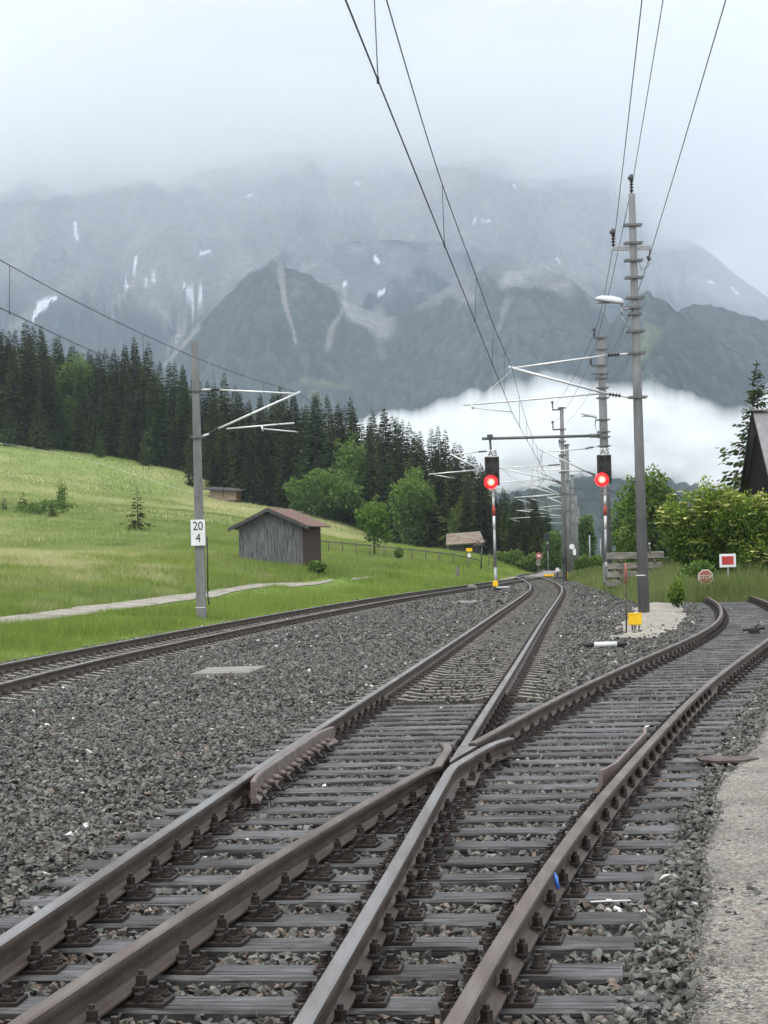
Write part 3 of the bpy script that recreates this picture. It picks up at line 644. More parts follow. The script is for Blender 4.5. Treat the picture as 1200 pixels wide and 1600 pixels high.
for (y0, y1, dens, r) in ((4.6, 8, 620, .031), (8, 14, 560, .031), (14, 24, 430, .034), (24, 40, 250, .042), (40, 66, 105, .052), (66, 120, 32, .075)):
    w = y1*.44+2; n = int((y1-y0)*w*dens); Y = RNG.uniform(y0, y1, n); X = RNG.uniform(-w*.52, w*.48, n)+.08*0
    ok = np.abs(X-.0*Y) < Y*.215+.8
    ok &= left_d(X, Y) < .12+.3*(RNG.random(n)-.4)
    ok &= ~((grass_r(X, Y) > .15*RNG.normal(size=n)))
    re = right_edge(Y); ok &= ~((Y < 27) & (X > re+.10+np.abs(RNG.normal(0, .2, n))*(RNG.random(n) < .3)))
    ok &= ~((Y >= 27) & (Y < 40) & (X > XD(Y)+3.2))
    pk = patch_mask(X, Y); ok &= ~((pk > .05) & (RNG.random(n) < .96) & (Y > 40))
    X, Y = X[ok], Y[ok]; s = r*RNG.lognormal(0, .26, len(X))*.8
    Z = np.where(grass_r(X, Y) > -.8, G(X, Y)+.02, ballast_z(X, Y))+RNG.uniform(-.022, .012, len(X))*r/.031
    Z += np.where((Y > 27) & (Y < 40) & (X > XD(Y)+1.4), .02, 0)
    mm = np.minimum(np.abs(X-XM(Y)), np.abs(X-XL(Y))); mm = np.where(Y < 68, np.minimum(mm, np.abs(X-XD(Y))), mm); mm = np.where((X > XM(Y)-1.2) & (X < XD(Y)+1.25) & (Y < 19.5), 0, mm)
    lim = np.where((np.abs(X-XD(Y)) < 1.4) & (Y < 68) | (Y < Yw_end), -.202, -.24); lim = np.where((lim < -.23) & (RNG.random(len(X)) < .16), -.15, lim)
    Z = np.where(mm < 1.25, np.minimum(Z+np.where(lim > -.16, .05, 0), zt(Y)+lim-.62*s+RNG.exponential(.006, len(X))), Z)
    PP.append(np.stack([X, Y, Z], -1)); SS_.append(s)
PP = np.concatenate(PP); SS_ = np.concatenate(SS_)
rn = np.clip(RNG.beta(2.2, 2.2, len(PP))*.9+.06*(fbm(PP[:, 0]*.4, PP[:, 1]*.4, 3, 2)-.5), 0, .96); rn[RNG.random(len(PP)) < .006] = 1.; rn[RNG.random(len(PP)) < .02] = .92
_X, _Yb = PP[:, 0], PP[:, 1]; dr_ = np.minimum(np.abs(np.abs(_X-XM(_Yb))-.75), np.abs(np.abs(_X-XL(_Yb))-.75)); dr_ = np.where(_Yb < 68, np.minimum(dr_, np.abs(np.abs(_X-XD(_Yb))-.75)), dr_)
st_ = RNG.random(len(PP)) < .42*np.exp(-(dr_/.28)**2)*(.4+1.2*fbm(_X*.8, _Yb*.5, 3, 77)); rn[st_] = RNG.uniform(.84, .9, st_.sum())
o = scatter_stones('ballast', PP, SS_, rn, MT['stone']); prop(o, 'grey crushed stones filling the track bed', 'ballast', None, 'stuff')
# loose pebbles on the walkway
n = 26000; Y = RNG.uniform(5, 26, n); X = right_edge(Y)+np.abs(RNG.normal(0, 1.1, n))*RNG.random(n)+.05
P_ = np.stack([X, Y, -.16+.02*sstep(0, 3, X-right_edge(Y))+0*X], -1)
o = scatter_stones('loose_pebbles', P_, RNG.uniform(.004, .013, n)*(1+1.1*(RNG.random(n) < .06)), RNG.uniform(.3, .97, n), MT['stone']); prop(o, 'small pale pebbles strewn on the gravel walkway', 'pebbles', None, 'stuff')
# ------------------------------------------------------------------ masts and their arms
def ins(b, p0, p1, mi=0):
    p0 = Vector(p0); p1 = Vector(p1); d = p1-p0; L = d.length; prof = [(0, .022)]; k = max(4, int(L/.07))
    for i in range(k):
        t = L*(i+.2)/k; prof += [(t, .026), (t+L*.25/k, .068), (t+L*.4/k, .068), (t+L*.6/k, .026)]
    prof.append((L, .022)); b.lathe(p0, d, prof, 10, mi)
def mast_root(label, base, group='concrete masts carrying the overhead wires'):
    return thing('catenary_mast', label, 'mast', base, 0, group)
def pole(root, base, top, r0, r1, n=12):
    b = MB(); b.tube(base, top, r0, r1, n); return b.build('pole', MT['mast'], root)
def band(root, base, top, r0, r1, z, w=.5, h=.05, xoff=0.):
    t = (z-base.z)/(top.z-base.z); c = base.lerp(top, t); r = r0+(r1-r0)*t
    b = MB(); b.tube(c-Vector((0, 0, h*.5)), c+Vector((0, 0, h*.5)), r+.015, r+.015, 12)
    for s in (-1, 1): b.box(c+Vector((xoff, s*(r+.03), 0)), (w, .03, h*1.3))
    return b.build('clamp_band', MT['band'], root)
def stand_ins(root, p, h):
    b = MB(); b.tube(p, p+Vector((0, 0, .08)), .02, n=6); ins(b, p+Vector((0, 0, .05)), p+Vector((0, 0, h*.72)))
    b.lathe(p+Vector((0, 0, h*.7)), (0, 0, 1), [(0, .03), (.03, .075), (h*.12, .06), (h*.3, .05), (h*.31, .02)], 10); b.box(p+Vector((-.06, 0, h*.82)), (.07, .06, .09), bev=.01)
    return b.build('insulator', MT['insul'], root)
def arm(root, segs, insul, steady=None):
    """a hinged bracket arm: tubes and insulators"""
    b = MB()
    for p0, p1, r in segs: b.tube(p0, p1, r, n=8)
    o = b.build('cantilever', MT['alu'], root)
    for p0, p1 in insul:
        i = MB(); ins(i, p0, p1); i.build('insulator', MT['insul'], o)
    return o
# tall mast beside the yellow box
Y = 55.; base = at(1006, 951, Y); top = at(987, 303, Y); r0, r1 = .168, .095
MR = mast_root('tallest concrete mast with lamp and stacked clamp bands, standing on sandy gravel', base)
pole(MR, base-Vector((0, 0, .3)), top, r0, r1, 16)
for py in (352, 380, 407, 434, 466, 481, 491, 518, 552, 621): band(MR, base, top, r0, r1, at(990, py, Y).z, .52 if py not in (481, 491) else .38)
b = MB(); l, r_ = at(957, 390, Y), at(1017, 386, Y); b.tube(l, r_, .045, n=4); b.box((l+r_)/2, ((r_-l).length, .08, .11), 0); b.build('crossarm', MT['galv'], MR)
stand_ins(MR, top, .55); stand_ins(MR, at(958.5, 388, Y), .55)
b = MB(); b.tube(at(1016, 386, Y), at(1014, 403, Y), .02, n=6); b.tube(at(1012, 400, Y), at(1015, 407, Y), .05, n=6); b.path([at(998, 405, Y), at(1001, 419, Y), at(1008, 421, Y), at(1014, 414, Y), at(1014, 404, Y)], .008, 5); b.build('wire_holder', MT['dark'], MR)
b = MB(); q = at(1003, 899, Y); b.tube(q-Vector((0, 0, .012)), q+Vector((0, 0, .012)), r0+.006, r0+.006, 16); b.build('painted_ring', MT['white'], MR)
arm(MR, [(at(985, 552, Y), at(968, 554, Y), .022), (at(949, 555, Y), at(800, 575.5, Y), .027), (at(985, 621, Y), at(970, 618.5, Y), .03), (at(951, 616, Y), at(794, 573, Y), .036),
         (at(938, 615, Y), at(724, 633, Y), .026), (at(740, 637, Y), at(799, 643.5, Y), .018), (at(737, 632, Y), at(739, 639, Y), .03), (at(742, 630, Y), at(800, 578, Y), .007)],
    [(at(968, 554, Y), at(949, 555, Y)), (at(970, 618.5, Y), at(951, 616, Y))])
def street_lamp(label, tip, root_px, Y, arm_px, brace=None):
    a, c = at(*tip, Y), at(*root_px, Y); root = thing('mast_lamp', label, 'lamp', tuple(c), 0, 'lamps on the masts')
    d = c-a; L = d.length; ax = d.normalized(); up = Vector((0, 0, 1)); sd = Vector((0, 1, 0)); up = (up-ax*up.dot(ax)).normalized()
    n = 12; rings = []
    for t, hw, hh in ((0, .05, .02), (.06, .12, .07), (.2, .16, .12), (.55, .16, .15), (.85, .13, .13), (.97, .09, .09), (1, .04, .04)):
        rings.append([a+ax*L*t+sd*hw*math.cos(k*2*math.pi/n)+up*(hh*max(math.sin(k*2*math.pi/n), -.35)) for k in range(n)])
    b = MB(); vs = [v for r in rings for v in r]
    b.add(vs, [(i*n+k, i*n+(k+1) % n, i*n+n+(k+1) % n, i*n+n+k) for i in range(len(rings)-1) for k in range(n)]+[tuple(range(n)), tuple(range(len(vs)-n, len(vs)))], 0, True); b.build('housing', MT['lamp'], root)
    b = MB(); b.box((a+c)/2-up*.05, (L*.8, .2, .02), 0); b.build('glass_cover', MT['slab'], root)
    b = MB(); b.tube(c, at(*arm_px[0], Y), .03, n=6)
    for p, q in zip(arm_px[:-1], arm_px[1:]): b.tube(at(*p, Y), at(*q, Y), .025, n=6)
    if brace: b.tube(at(*brace[0], Y), at(*brace[1], Y), .014, n=6)
    b.build('bracket', MT['galv'], root); return root
street_lamp('pale lamp head with long arm clamped to the tallest mast', (930, 467), (974, 473), 54.9, [(971, 478), (971, 492), (973, 483), (988, 482)], ((971, 495), (985, 516)))
# kilometre mast beside the meadow
Y = 60.; base = at(315, 963, Y); top = at(304, 534, Y); r0, r1 = .165, .115
ML = mast_root('square concrete mast on the grass verge carrying the kilometre plate', base)
b = MB(); a_ = MB()
for (p, r) in ((base-Vector((0, 0, .3)), r0), (top, r1)): pass
q = [(-1,-1),(1,-1),(1,1),(-1,1)]; vs = [base+Vector((x*r0*.9, y*r0*.9, -.3)) for x, y in q]+[top+Vector((x*r1*.9, y*r1*.9, 0)) for x, y in q]
b.add(vs, [(0, 1, 5, 4), (1, 2, 6, 5), (2, 3, 7, 6), (3, 0, 4, 7), (4, 5, 6, 7)]); b.build('pole', MT['mast'], ML)
for py in (610, 683): band(ML, base, top, r0, r1, at(310, py, Y).z, .36, .05)
b = MB(); q = at(314, 949, Y); b.box(q, (r0*1.9, r0*1.9, .02)); b.build('painted_ring', MT['white'], ML)
b = MB(); b.tube(at(323.5, 838, Y), at(325, 925, Y), .022, n=8); b.tube(at(324, 925, Y), at(327, 945, Y), .022, n=8); b.build('downpipe', MT['dark'], ML)
arm(ML, [(at(312, 609, Y), at(330, 608.5, Y), .03), (at(343, 609, Y), at(462, 615, Y), .028), (at(315, 682, Y), at(327, 678, Y), .034), (at(341, 670, Y), at(469.5, 612, Y), .036),
         (at(354, 670, Y), at(460, 661, Y), .027), (at(412, 670, Y), at(466, 675, Y), .02), (at(409, 666, Y), at(411, 674, Y), .03)],
    [(at(330, 608.5, Y), at(343, 609, Y)), (at(327, 678, Y), at(341, 670, Y))])
t = thing('kilometre_plate', 'white plate with black numbers 20 and 4 fixed to the square mast', 'sign', tuple(at(309.5, 832, Y-.2)))
c = at(309.5, 832.5, Y-.2); b = MB(); b.box(c, (.44, .03, .80), bev=.006); b.build('panel', MT['white'], t)
b = MB(); b.box(c+Vector((0, .02, 0)), (.47, .012, .83)); b.build('rim', MT['galv'], t)
Mx = Matrix.Rotation(math.pi/2, 4, 'X')
text_part('number', '20', .38, Matrix.Translation((0, -.019, .19)) @ Mx @ Matrix.Diagonal((.85, 1, 1, 1)), MT['char'], t)
text_part('number', '4', .38, Matrix.Translation((0, -.019, -.18)) @ Mx @ Matrix.Diagonal((.85, 1, 1, 1)), MT['char'], t)
# second mast with the long beam over both tracks
Y = 96.; base = at(950, 913, Y); top = at(939, 526, Y); r0, r1 = .25, .18
M2 = mast_root('thick concrete mast behind the signal, carrying the long horizontal beam', base)
pole(M2, base-Vector((0, 0, .3)), top, r0, r1, 14)
for py in (528, 546, 571, 584, 591, 606, 622, 656, 675, 683, 697, 742): band(M2, base, top, r0, r1, at(942, py, Y).z, .62)
for c, d in (((at(925, 571.5, Y)+at(942, 570.5, Y))/2, (.6, .1, .12)), ((at(929, 529, Y)+at(939, 528, Y))/2, (.42, .1, .1)), ((at(925, 585, Y)+at(942, 584, Y))/2, (.6, .08, .08))): MB().box(c, d).build('crossarm', MT['band'], M2)
stand_ins(M2, at(929, 528, Y), .5); stand_ins(M2, at(923.5, 571, Y), .5)
pl_, pr_ = at(753, 685.5, Y), at(938, 680.5, Y); b = MB(); b.tube(pl_, pr_, .075, n=10); b.tube(pr_-Vector((.5, 0, 0)), pr_, .10, n=10); b.build('beam', MT['band'], M2)
b = MB(); hp = at(765.5, 683, Y); b.tube(hp+Vector((0, 0, .12)), at(769.5, 752, Y), .06, n=10); b.box(hp, (.28, .26, .26), bev=.02); b.build('hanging_post', MT['dark'], M2)
arm(M2, [(at(936, 697, Y), at(927, 698.5, Y), .03), (at(915, 701, Y), at(850, 706.5, Y), .03), (at(933, 743, Y), at(930, 742, Y), .03), (at(917, 737, Y), at(846, 703, Y), .036), (at(915, 736.5, Y), at(833, 733.5, Y), .025), (at(838, 738, Y), at(854, 744, Y), .018)],
    [(at(927, 698.5, Y), at(915, 701, Y)), (at(930, 742, Y), at(917, 737, Y))])
arm(M2, [(at(766, 704, Y), at(760, 705, Y), .03), (at(748, 706, Y), at(709, 710.5, Y), .03), (at(768, 743, Y), at(765, 741, Y), .03), (at(756, 736.5, Y), at(703, 709, Y), .036), (at(749, 734, Y), at(670, 741, Y), .028), (at(679, 742, Y), at(712, 747.5, Y), .02)],
    [(at(760, 705, Y), at(748, 706, Y)), (at(765, 741, Y), at(756, 736.5, Y))])
street_lamp('small pale lamp head on the thick mast behind the signal', (907, 646), (932, 652), Y-.1, [(930, 659), (930, 667), (930, 657), (942, 656)], ((930, 665), (937, 683)))
# masts further along
FAR = [(883, 905, 877.5, 636, 118, .15, .12), (890, 900, 885.5, 694, 150, .19, .15), (897.5, 893, 894, 742, 186, .2, .15), (902.5, 890, 899.5, 772, 232, .2, .15), (906, 888, 903.5, 792, 280, .2, .16)]
MASTS = [MR, ML, M2]
desc = ['slender concrete mast rising from the stone bed beside the rail bend', 'concrete mast second beyond the portal mast, partly hidden by the slender mast', 'distant mast third beyond the portal mast, bearing white plates', 'distant mast fourth beyond the portal mast', 'faintest mast at the end of the line']
for i, (bx, by, tx, ty, Y, r0, r1) in enumerate(FAR):
    base = at(bx, by, Y); top = at(tx, ty, Y); rt = mast_root(desc[i], base); pole(rt, base-Vector((0, 0, .4)), top, r0, r1, 10)
    hgt = top.z-base.z
    for f in (.995, .87, .8, .72, .62, .5): band(rt, base, top, r0, r1, base.z+hgt*f, .45, .06)
    for f in (.985, .87): MB().box(base.lerp(top, f)+Vector((-.28, 0, 0)), (.62, .09, .09)).build('crossarm', MT['band'], rt)
    for f in (.985, .87): stand_ins(rt, base.lerp(top, f)+Vector((-.55, 0, .04)), .5)
    zc = float(zt(min(Y, 190)))+5.55; xm = float(XL(min(Y, 188))) if Y > 150 else float(XM(Y)); zl = zc
    px_ = base.lerp(top, (zc-base.z)/hgt).x
    for xm, big in ([(xm, 0)] if Y > 150 else [(float(XM(Y)), 0), (float(XL(Y)), 1)]):
        A_ = Vector((px_-r0, Y, zc+.35)); B_ = Vector((px_-r0, Y, zc+1.45)); tip = Vector((xm-.1, Y, zc+1.35)); L = (tip-A_)
        arm(rt, [(A_+L*.15, tip+L.normalized()*.15, .038), (B_.lerp(tip, .2), tip, .03), (A_+L*.3+Vector((0, 0, -.05)), Vector((xm-1.1, Y, zc+.42)), .03), (Vector((xm-.9, Y, zc+.3)), Vector((xm+.1, Y, zc)), .02)],
            [(A_, A_+L*.15), (B_, B_.lerp(tip, .2))])
    if i == 2:
        for (sx, sy, w, h) in ((893.5, 853.5, 0, 0), (898, 863, .55, .62)):
            pass
    if i == 0:
        b = MB(); q = at(881.5, 875, Y-.2); b.box(q, (.26, .12, .34), bev=.01); b.build('black_box', MT['black'], rt)
        b = MB(); q = at(882.5, 914, Y-.3); b.box(q, (.42, .42, .3), bev=.02); b.build('foundation', MT['slab'], rt)
t = thing('round_sign', 'white round plate on the masts by the hedge', 'sign', tuple(at(893.5, 854, 148))); b = MB(); b.lathe(at(893.5, 854, 148), (0, -1, 0), [(0, .2), (.03, .2)], 16); b.build('disc', MT['white'], t); b = MB(); b.box(at(895, 856, 148.1), (.5, .04, .05)); b.build('bracket', MT['galv'], t)
t = thing('hanging_plate', 'pale blue-white rectangular plate with rounded corners on a mast by the hedge', 'sign', tuple(at(897.7, 862.5, 147))); b = MB(); b.box(at(897.7, 862.5, 147), (.22, .03, .48), bev=.012); b.build('panel', MT['white'], t); b = MB(); b.box(at(897.7, 862.5, 147.05), (.6, .03, .04)); b.build('bracket', MT['galv'], t)
for (sx, sy, w_) in ((464/5.4545+780+36, 868, 0),): pass
# ------------------------------------------------------------------ wires
def smooth_pts(P, n=10):
    P = [Vector(p) for p in P]
    if len(P) == 2: return [P[0].lerp(P[1], i/4) for i in range(5)]
    out = []
    for i in range(len(P)-1):
        p0 = P[max(i-1, 0)]; p1 = P[i]; p2 = P[i+1]; p3 = P[min(i+2, len(P)-1)]
        for k in range(n):
            t = k/n; out.append(.5*((2*p1)+(p2-p0)*t+(2*p0-5*p1+4*p2-p3)*t*t+(3*p1-p0-3*p2+p3)*t**3))
    return out+[P[-1]]
def wire(name, label, P, r, cat='overhead wire', grp='overhead line wires', raw=False, drops=()):
    pts = P if raw else smooth_pts(P); b = MB(); b.path(pts, r, 6); o = b.build(name, MT['wire']); prop(o, label, cat, grp)
    for p, q in drops:
        d = MB(); d.tube(p, q, .005 if p.y < 60 else .007, n=5); d.lathe(q-Vector((0, 0, .03)), (0, 0, 1), [(0, .012), (.06, .012)], 6); d.build('dropper', MT['wire'], o)
    return o
def sagline(a, b, sag, n=14): return [a.lerp(b, i/n)-Vector((0, 0, 4*sag*(i/n)*(1-i/n))) for i in range(n+1)]
def zpix(x, y, z):  # the point at height z seen there
    v = uv(x, y)[1]; return at(x, y, F*(H-z)/v)
c1 = zpix(540, 0, 5.66); c2 = at(799.5, 643.5, 55); c3 = at(854, 744, 96)
m1 = zpix(604, 0, 6.72); m2 = at(690, 285, 25.2); m3 = at(745, 435, 33.6); m4 = at(800, 575, 55); m5 = at(848, 705, 96)
back = lambda p, d, k: p+(p-d).normalized()*k
cw = [back(c1, c2, 12), c1, c2]; 
def on(a, b, Y): return a.lerp(b, (Y-a.y)/(b.y-a.y))
MS = smooth_pts([back(m1, m2, 9)+Vector((0, 0, .25)), m1, m2, m3, on(m3, m4, 42)-Vector((0, 0, .1)), m4], 8)
def on_poly(P, Y):
    for a, b in zip(P[:-1], P[1:]):
        if a.y <= Y <= b.y: return a.lerp(b, (Y-a.y)/max(b.y-a.y, 1e-6))
    return P[-1]
dr = []
for Yd in (16.5, 25.3, 33.5, 41, 48.5):
    dr.append((on_poly(MS, Yd), on(c1, c2, Yd)))
wire('contact_wire', 'lower wire over the main track from overhead to the tallest mast', [back(c1, c2, 12), c1, on(c1, c2, 35), c2], .008)
wire('messenger_wire', 'upper sagging wire with droppers over the main track, before the tallest mast', MS, .0075, raw=True, drops=dr)
S2 = sagline(m4, m5, .62); wire('contact_wire', 'lower wire over the main track between tallest mast and portal mast', [c2, c3], .009)
wire('messenger_wire', 'upper sagging wire with droppers between tallest mast and portal mast', S2, .008, raw=True, drops=[(on_poly(S2, y), on(c2, c3, y)) for y in (61, 68, 75, 82, 89)])
prev_c, prev_m = c3, m5
for (Yn, lab) in ((118, 'portal mast and slender mast'), (150, 'slender mast and the mast behind it'), (186, 'the far masts by the hedge')):
    xx = float(XM(Yn)) if Yn < 151 else float(XL(Yn)); z = float(zt(min(Yn, 190)))+5.55; nc = Vector((xx+(.2 if Yn != 150 else -.2), Yn, z)); nm = Vector((xx, Yn, z+1.3))
    wire('contact_wire', 'lower wire over the main track between '+lab, [prev_c, nc], .010); S2 = sagline(prev_m, nm, .4)
    wire('messenger_wire', 'upper wire with droppers over the main track between '+lab, S2, .009, raw=True, drops=[(on_poly(S2, y), on(prev_c, nc, y)) for y in np.arange(prev_m.y+6, Yn-2, 7)]); prev_c, prev_m = nc, nm
# wires over the meadow-side track
a1 = zpix(0, 481, 5.6); a2 = at(466, 675, 60); a3 = at(712, 747.5, 96); n1 = at(12, 413, 29.9); n2 = at(223, 522, 39.9); n3 = at(360, 580, 50); n4 = at(464, 613, 60); n5 = at(706, 710, 96)
MS = smooth_pts([back(n1, n2, 12)+Vector((0, 0, .3)), n1, n2, n3, n4], 8)
ac = smooth_pts([back(a1, zpix(155, 553, 5.62), 14), a1, zpix(155, 553, 5.62), zpix(310, 614, 5.64), a2], 8)
wire('contact_wire', 'lower wire over the meadow-side track passing the kilometre mast', ac, .008, raw=True)
wire('messenger_wire', 'upper wire with droppers over the meadow-side track before the kilometre mast', MS, .0075, raw=True, drops=[(on_poly(MS, y), on_poly(ac, y)) for y in (30, 39.9, 47.5, 54.5)])
S2 = sagline(n4, n5, .55); wire('contact_wire', 'lower wire over the meadow-side track running past the forest to the beam', sagline(a2, a3, .05), .009, raw=True)
wire('messenger_wire', 'thin upper wire against the forest between kilometre mast and beam', S2, .006, raw=True, drops=[(on_poly(S2, y), on(a2, a3, y)) for y in (66, 73, 80, 88)])
prev_c, prev_m = a3, n5
for (Yn, lab) in ((118, 'beam and slender mast'), (150, 'slender mast and rail bend')):
    xx = float(XL(Yn)); z = float(zt(Yn))+5.55; nc = Vector((xx+.1, Yn, z)); nm = Vector((xx-.1, Yn, z+1.3)); wire('contact_wire', 'lower wire over the meadow-side track between '+lab, [prev_c, nc], .010)
    wire('messenger_wire', 'upper wire over the meadow-side track between '+lab, sagline(prev_m, nm, .35), .009, raw=True); prev_c, prev_m = nc, nm
# feeder wires on the masts
def feeder(label, P):
    pts = []
    for i, (a, b) in enumerate(zip(P[:-1], P[1:])): pts += sagline(a, b, .35 if a.y > 54 else 0)[: (None if i == len(P)-2 else -1)]
    wire('feeder_wire', label, pts, .0095, cat='feeder wire', grp='feeder wires on the mast tops', raw=True)
f3t = at(868, 632, 118); f3b = at(867, 660, 118)
p0 = zpix(1003, 0, 10.35); p1 = at(961.5, 360, 55); feeder('feeder wire ending on the crossarm insulator of the tallest mast', [back(p0, p1, 15), p0, on(p0, p1, 44)-Vector((0, 0, .02)), p1, at(929.5, 516, 96), f3t])
p0 = zpix(1036, 0, 12.1); p1 = at(990.5, 272, 55); feeder('feeder wire held by the top insulator of the tallest mast', [back(p0, p1, 15), p0, on(p0, p1, 46)-Vector((0, 0, .02)), p1, at(924, 560, 96), f3b])
p0 = zpix(1134, 0, 9.9); p1 = at(1014, 403, 55); feeder('feeder wire hung below the crossarm end beside the station roof', [back(p0, p1, 15), p0, on(p0, p1, 42)-Vector((0, 0, .03)), p1, at(953, 552, 96), at(886, 660, 118)])
# ------------------------------------------------------------------ signals
def signal(label, bx, by, Y, hx, hy0, hy1, lx, ly, yellow):
    base = at(bx, by, Y); base.z = min(base.z, 9); root = thing('light_signal', label, 'signal', tuple(base), 0, 'light signals showing red')
    s = Y/F; hc = at(hx, (hy0+hy1)/2, Y); hw = 11.2*s*2; hh = (hy1-hy0)*s
    zb = hc.z-hh/2; P = lambda t: base.lerp(Vector((hc.x+.02, Y, hc.z)), t); tz = lambda z: P((z-base.z)/(hc.z-base.z))
    zs = [base.z-.2, base.z+.9, at(bx, 826, Y).z, at(bx, 806, Y).z, at(bx, 790, Y).z, at(bx, 772, Y).z]
    b = MB(); b.tube(tz(zs[0]), tz(zs[1]), .10, .075, 10); b.tube(tz(zs[1]), tz(zs[2]), .07, .06, 10); b.tube(tz(zs[2]), tz(zb+.3), .058, .055, 10); b.build('post', MT['galv'], root)
    for i, m in ((2, 'white'), (3, 'red'), (4, 'white')):
        b = MB(); b.tube(tz(zs[i]), tz(zs[i+1]), .064, .062, 10); b.build('painted_band', MT[m], root)
    b = MB(); b.box(hc, (hw, .12, hh), bev=.03); b.box(hc+Vector((0, .12, 0)), (hw*.8, .2, hh*.9), bev=.03); hd = b.build('head_panel', MT['black'], root)
    lens = [(-.26, .38), (.26, .38), (.24, -.12), (-.24, .02)]
    for (u, w) in lens:
        b = MB(); c = hc+Vector((u*hw, -.06, w*hh)); b.lathe(c, (0, -1, 0), [(0, .085), (.01, .085), (.012, .07), (.0121, .02)], 12); b.build('unlit_lens', MT['lens_off'], hd)
        b = MB(); 
        for k in range(9):
            t0, t1 = math.pi*(k/9), math.pi*((k+1)/9); r = .105
            q = [c+Vector((r*math.cos(t0), 0, r*math.sin(t0))), c+Vector((r*math.cos(t1), 0, r*math.sin(t1)))]; d = Vector((0, -.16, -.01))
            b.add([q[0], q[1], q[1]+d, q[0]+d], [(0, 1, 2, 3)])
        b.build('hood', MT['black'], hd, fix=False)
    c = at(lx, ly, Y); c.y = Y-.062
    b = MB(); b.lathe(c, (0, -1, 0), [(0, .31), (.02, .305), (.05, .27), (.06, .18)], 24); b.build('lens_glare_ring', MT['lens_ring'], hd)  # glowing ring wider than the lens, shaped as the lamp's glare
    b = MB(); b.lathe(c+Vector((0, -.05, 0)), (0, -1, 0), [(0, .185), (.03, .17), (.04, .12)], 20); b.build('lens_glare_middle', MT['lens_mid'], hd); b = MB(); b.lathe(c+Vector((.012, -.075, -.012)), (0, -1, 0), [(0, .115), (.02, .10), (.032, .065), (.038, .03)], 20); b.build('lit_lens', MT['lens_red'], hd)
    pc = at(hx+.5, hy0-5, Y-.05); b = MB(); b.box(pc, (13.5*s, .03, 11*s), bev=.005); p = b.build('letter_plate', MT['white'], root)
    text_part('lettering', 'AS', 12.5*s, Matrix.Translation(pc-base+Vector((0, -.02, -.01))) @ Mx, MT['char'], root)
    b = MB()
    for sx in (-1, 1): b.tube(Vector((hc.x+sx*.16, Y-.05, zb+.05)), Vector((hc.x+sx*.16, Y-.05, zb-.45)), .014, n=6)
    b.box((hc.x+.01, Y-.05, zb-.46), (.42, .14, .03)); b.box((hc.x+.01, Y, zb-.15), (.12, .12, .5)); b.build('service_step', MT['galv'], root)
    if yellow:
        b = MB(); b.box(at(bx-1, 912, Y-.22), (.25, .14, .28), bev=.02); b.build('yellow_box', MT['yellow'], root); b = MB(); b.box(at(bx-1, 919, Y-.22), (.08, .08, .3)); b.build('box_leg', MT['dark'], root)
        b = MB(); b.box(at(bx+1.5, 917.5, Y), (.34, .34, .3), bev=.02); b.build('foundation', MT['dark'], root)
    else:
        b = MB(); b.box(at(bx-3, 895, Y-.1), (.10, .10, .9)); b.box(at(bx+3, 885.5, Y-.1), (.3, .06, .06)); b.build('cable_bracket', MT['galv'], root)
    return root
signal('red signal with yellow box at its foot, between the meadow-side and main tracks', 775, 916, 92, 769, 713.5, 759, 767, 753.5, True)
signal('red signal standing in front of the thick mast near the timber pile', 947, 908, 91, 944.2, 710.5, 756, 940, 749.5, False)
o = MB().box(at(786, 917.5, 91.5), (.62, .3, .05), bev=.01).build('white_board', MT['white']); prop(o, 'small white board lying on the stones beside the yellow-footed signal', 'board')
o = MB(); o.lathe(at(731, 918, 93), (1, 0, 0), [(0, .05), (.03, .11), (.3, .13), (.36, .08)], 8); o.box(at(741, 918.5, 93), (.3, .16, .2), bev=.04); o = o.build('rail_lubricator', MT['conc_tie']); prop(o, 'small pale lump clamped to the meadow-side rail near the signal', 'lubricator')
# small far signals and signs
t = thing('distant_signal', 'dark unlit signal on a slim post at the rail bend before the trees', 'signal', tuple(at(856, 889, 150)))
b = MB(); b.tube(at(856.5, 891, 150), at(855.5, 836, 150), .05, n=8); b.build('post', MT['galv'], t); b = MB(); b.box(at(855, 839, 149.9), (.42, .16, .62), bev=.03); b.build('head_panel', MT['black'], t); b = MB(); b.box(at(856.5, 855, 149.9), (.34, .16, .5), bev=.03); b.build('relay_box', MT['black'], t)
t = thing('warning_board', 'round red-rimmed sign over a white plate at the end of the grass', 'sign', tuple(at(842, 893, 140)))
b = MB(); b.lathe(at(842, 868.5, 139.9), (0, -1, 0), [(0, .25), (.03, .25)], 18); b.build('disc', MT['pink'], t); b = MB(); b.lathe(at(842, 868.5, 139.85), (0, -1, 0), [(0, .14), (.02, .14)], 3); b.build('emblem', MT['white'], t)
b = MB(); b.box(at(841, 879, 139.9), (.3, .03, .42)); b.build('panel', MT['slab'], t); b = MB(); b.tube(at(842, 896, 140), at(842, 866, 140), .03, n=8); b.build('post', MT['galv'], t)
t = thing('point_lever', 'dark point lever with a white disc on the stones near the bend', 'point lever', tuple(at(871, 902, 128)))
b = MB(); b.tube(at(871.5, 903, 128), at(871, 889, 128), .05, n=8); b.box(at(874, 902.5, 128), (.7, .3, .14), bev=.02); b.build('stand', MT['dark'], t); b = MB(); b.lathe(at(871, 890, 127.9), (0, -1, 0), [(0, .13), (.04, .13)], 14); b.build('disc', MT['white'], t)
t = thing('marker_post', 'short yellow marker beside the slender mast foot', 'marker', tuple(at(886, 904, 124))); b = MB(); b.box(at(885.8, 899, 124), (.14, .1, .5), bev=.01); b.build('panel', MT['yellow'], t); b = MB(); b.tube(at(886, 905, 124), at(886, 896, 124.1), .03, n=6); b.build('post', MT['dark'], t)
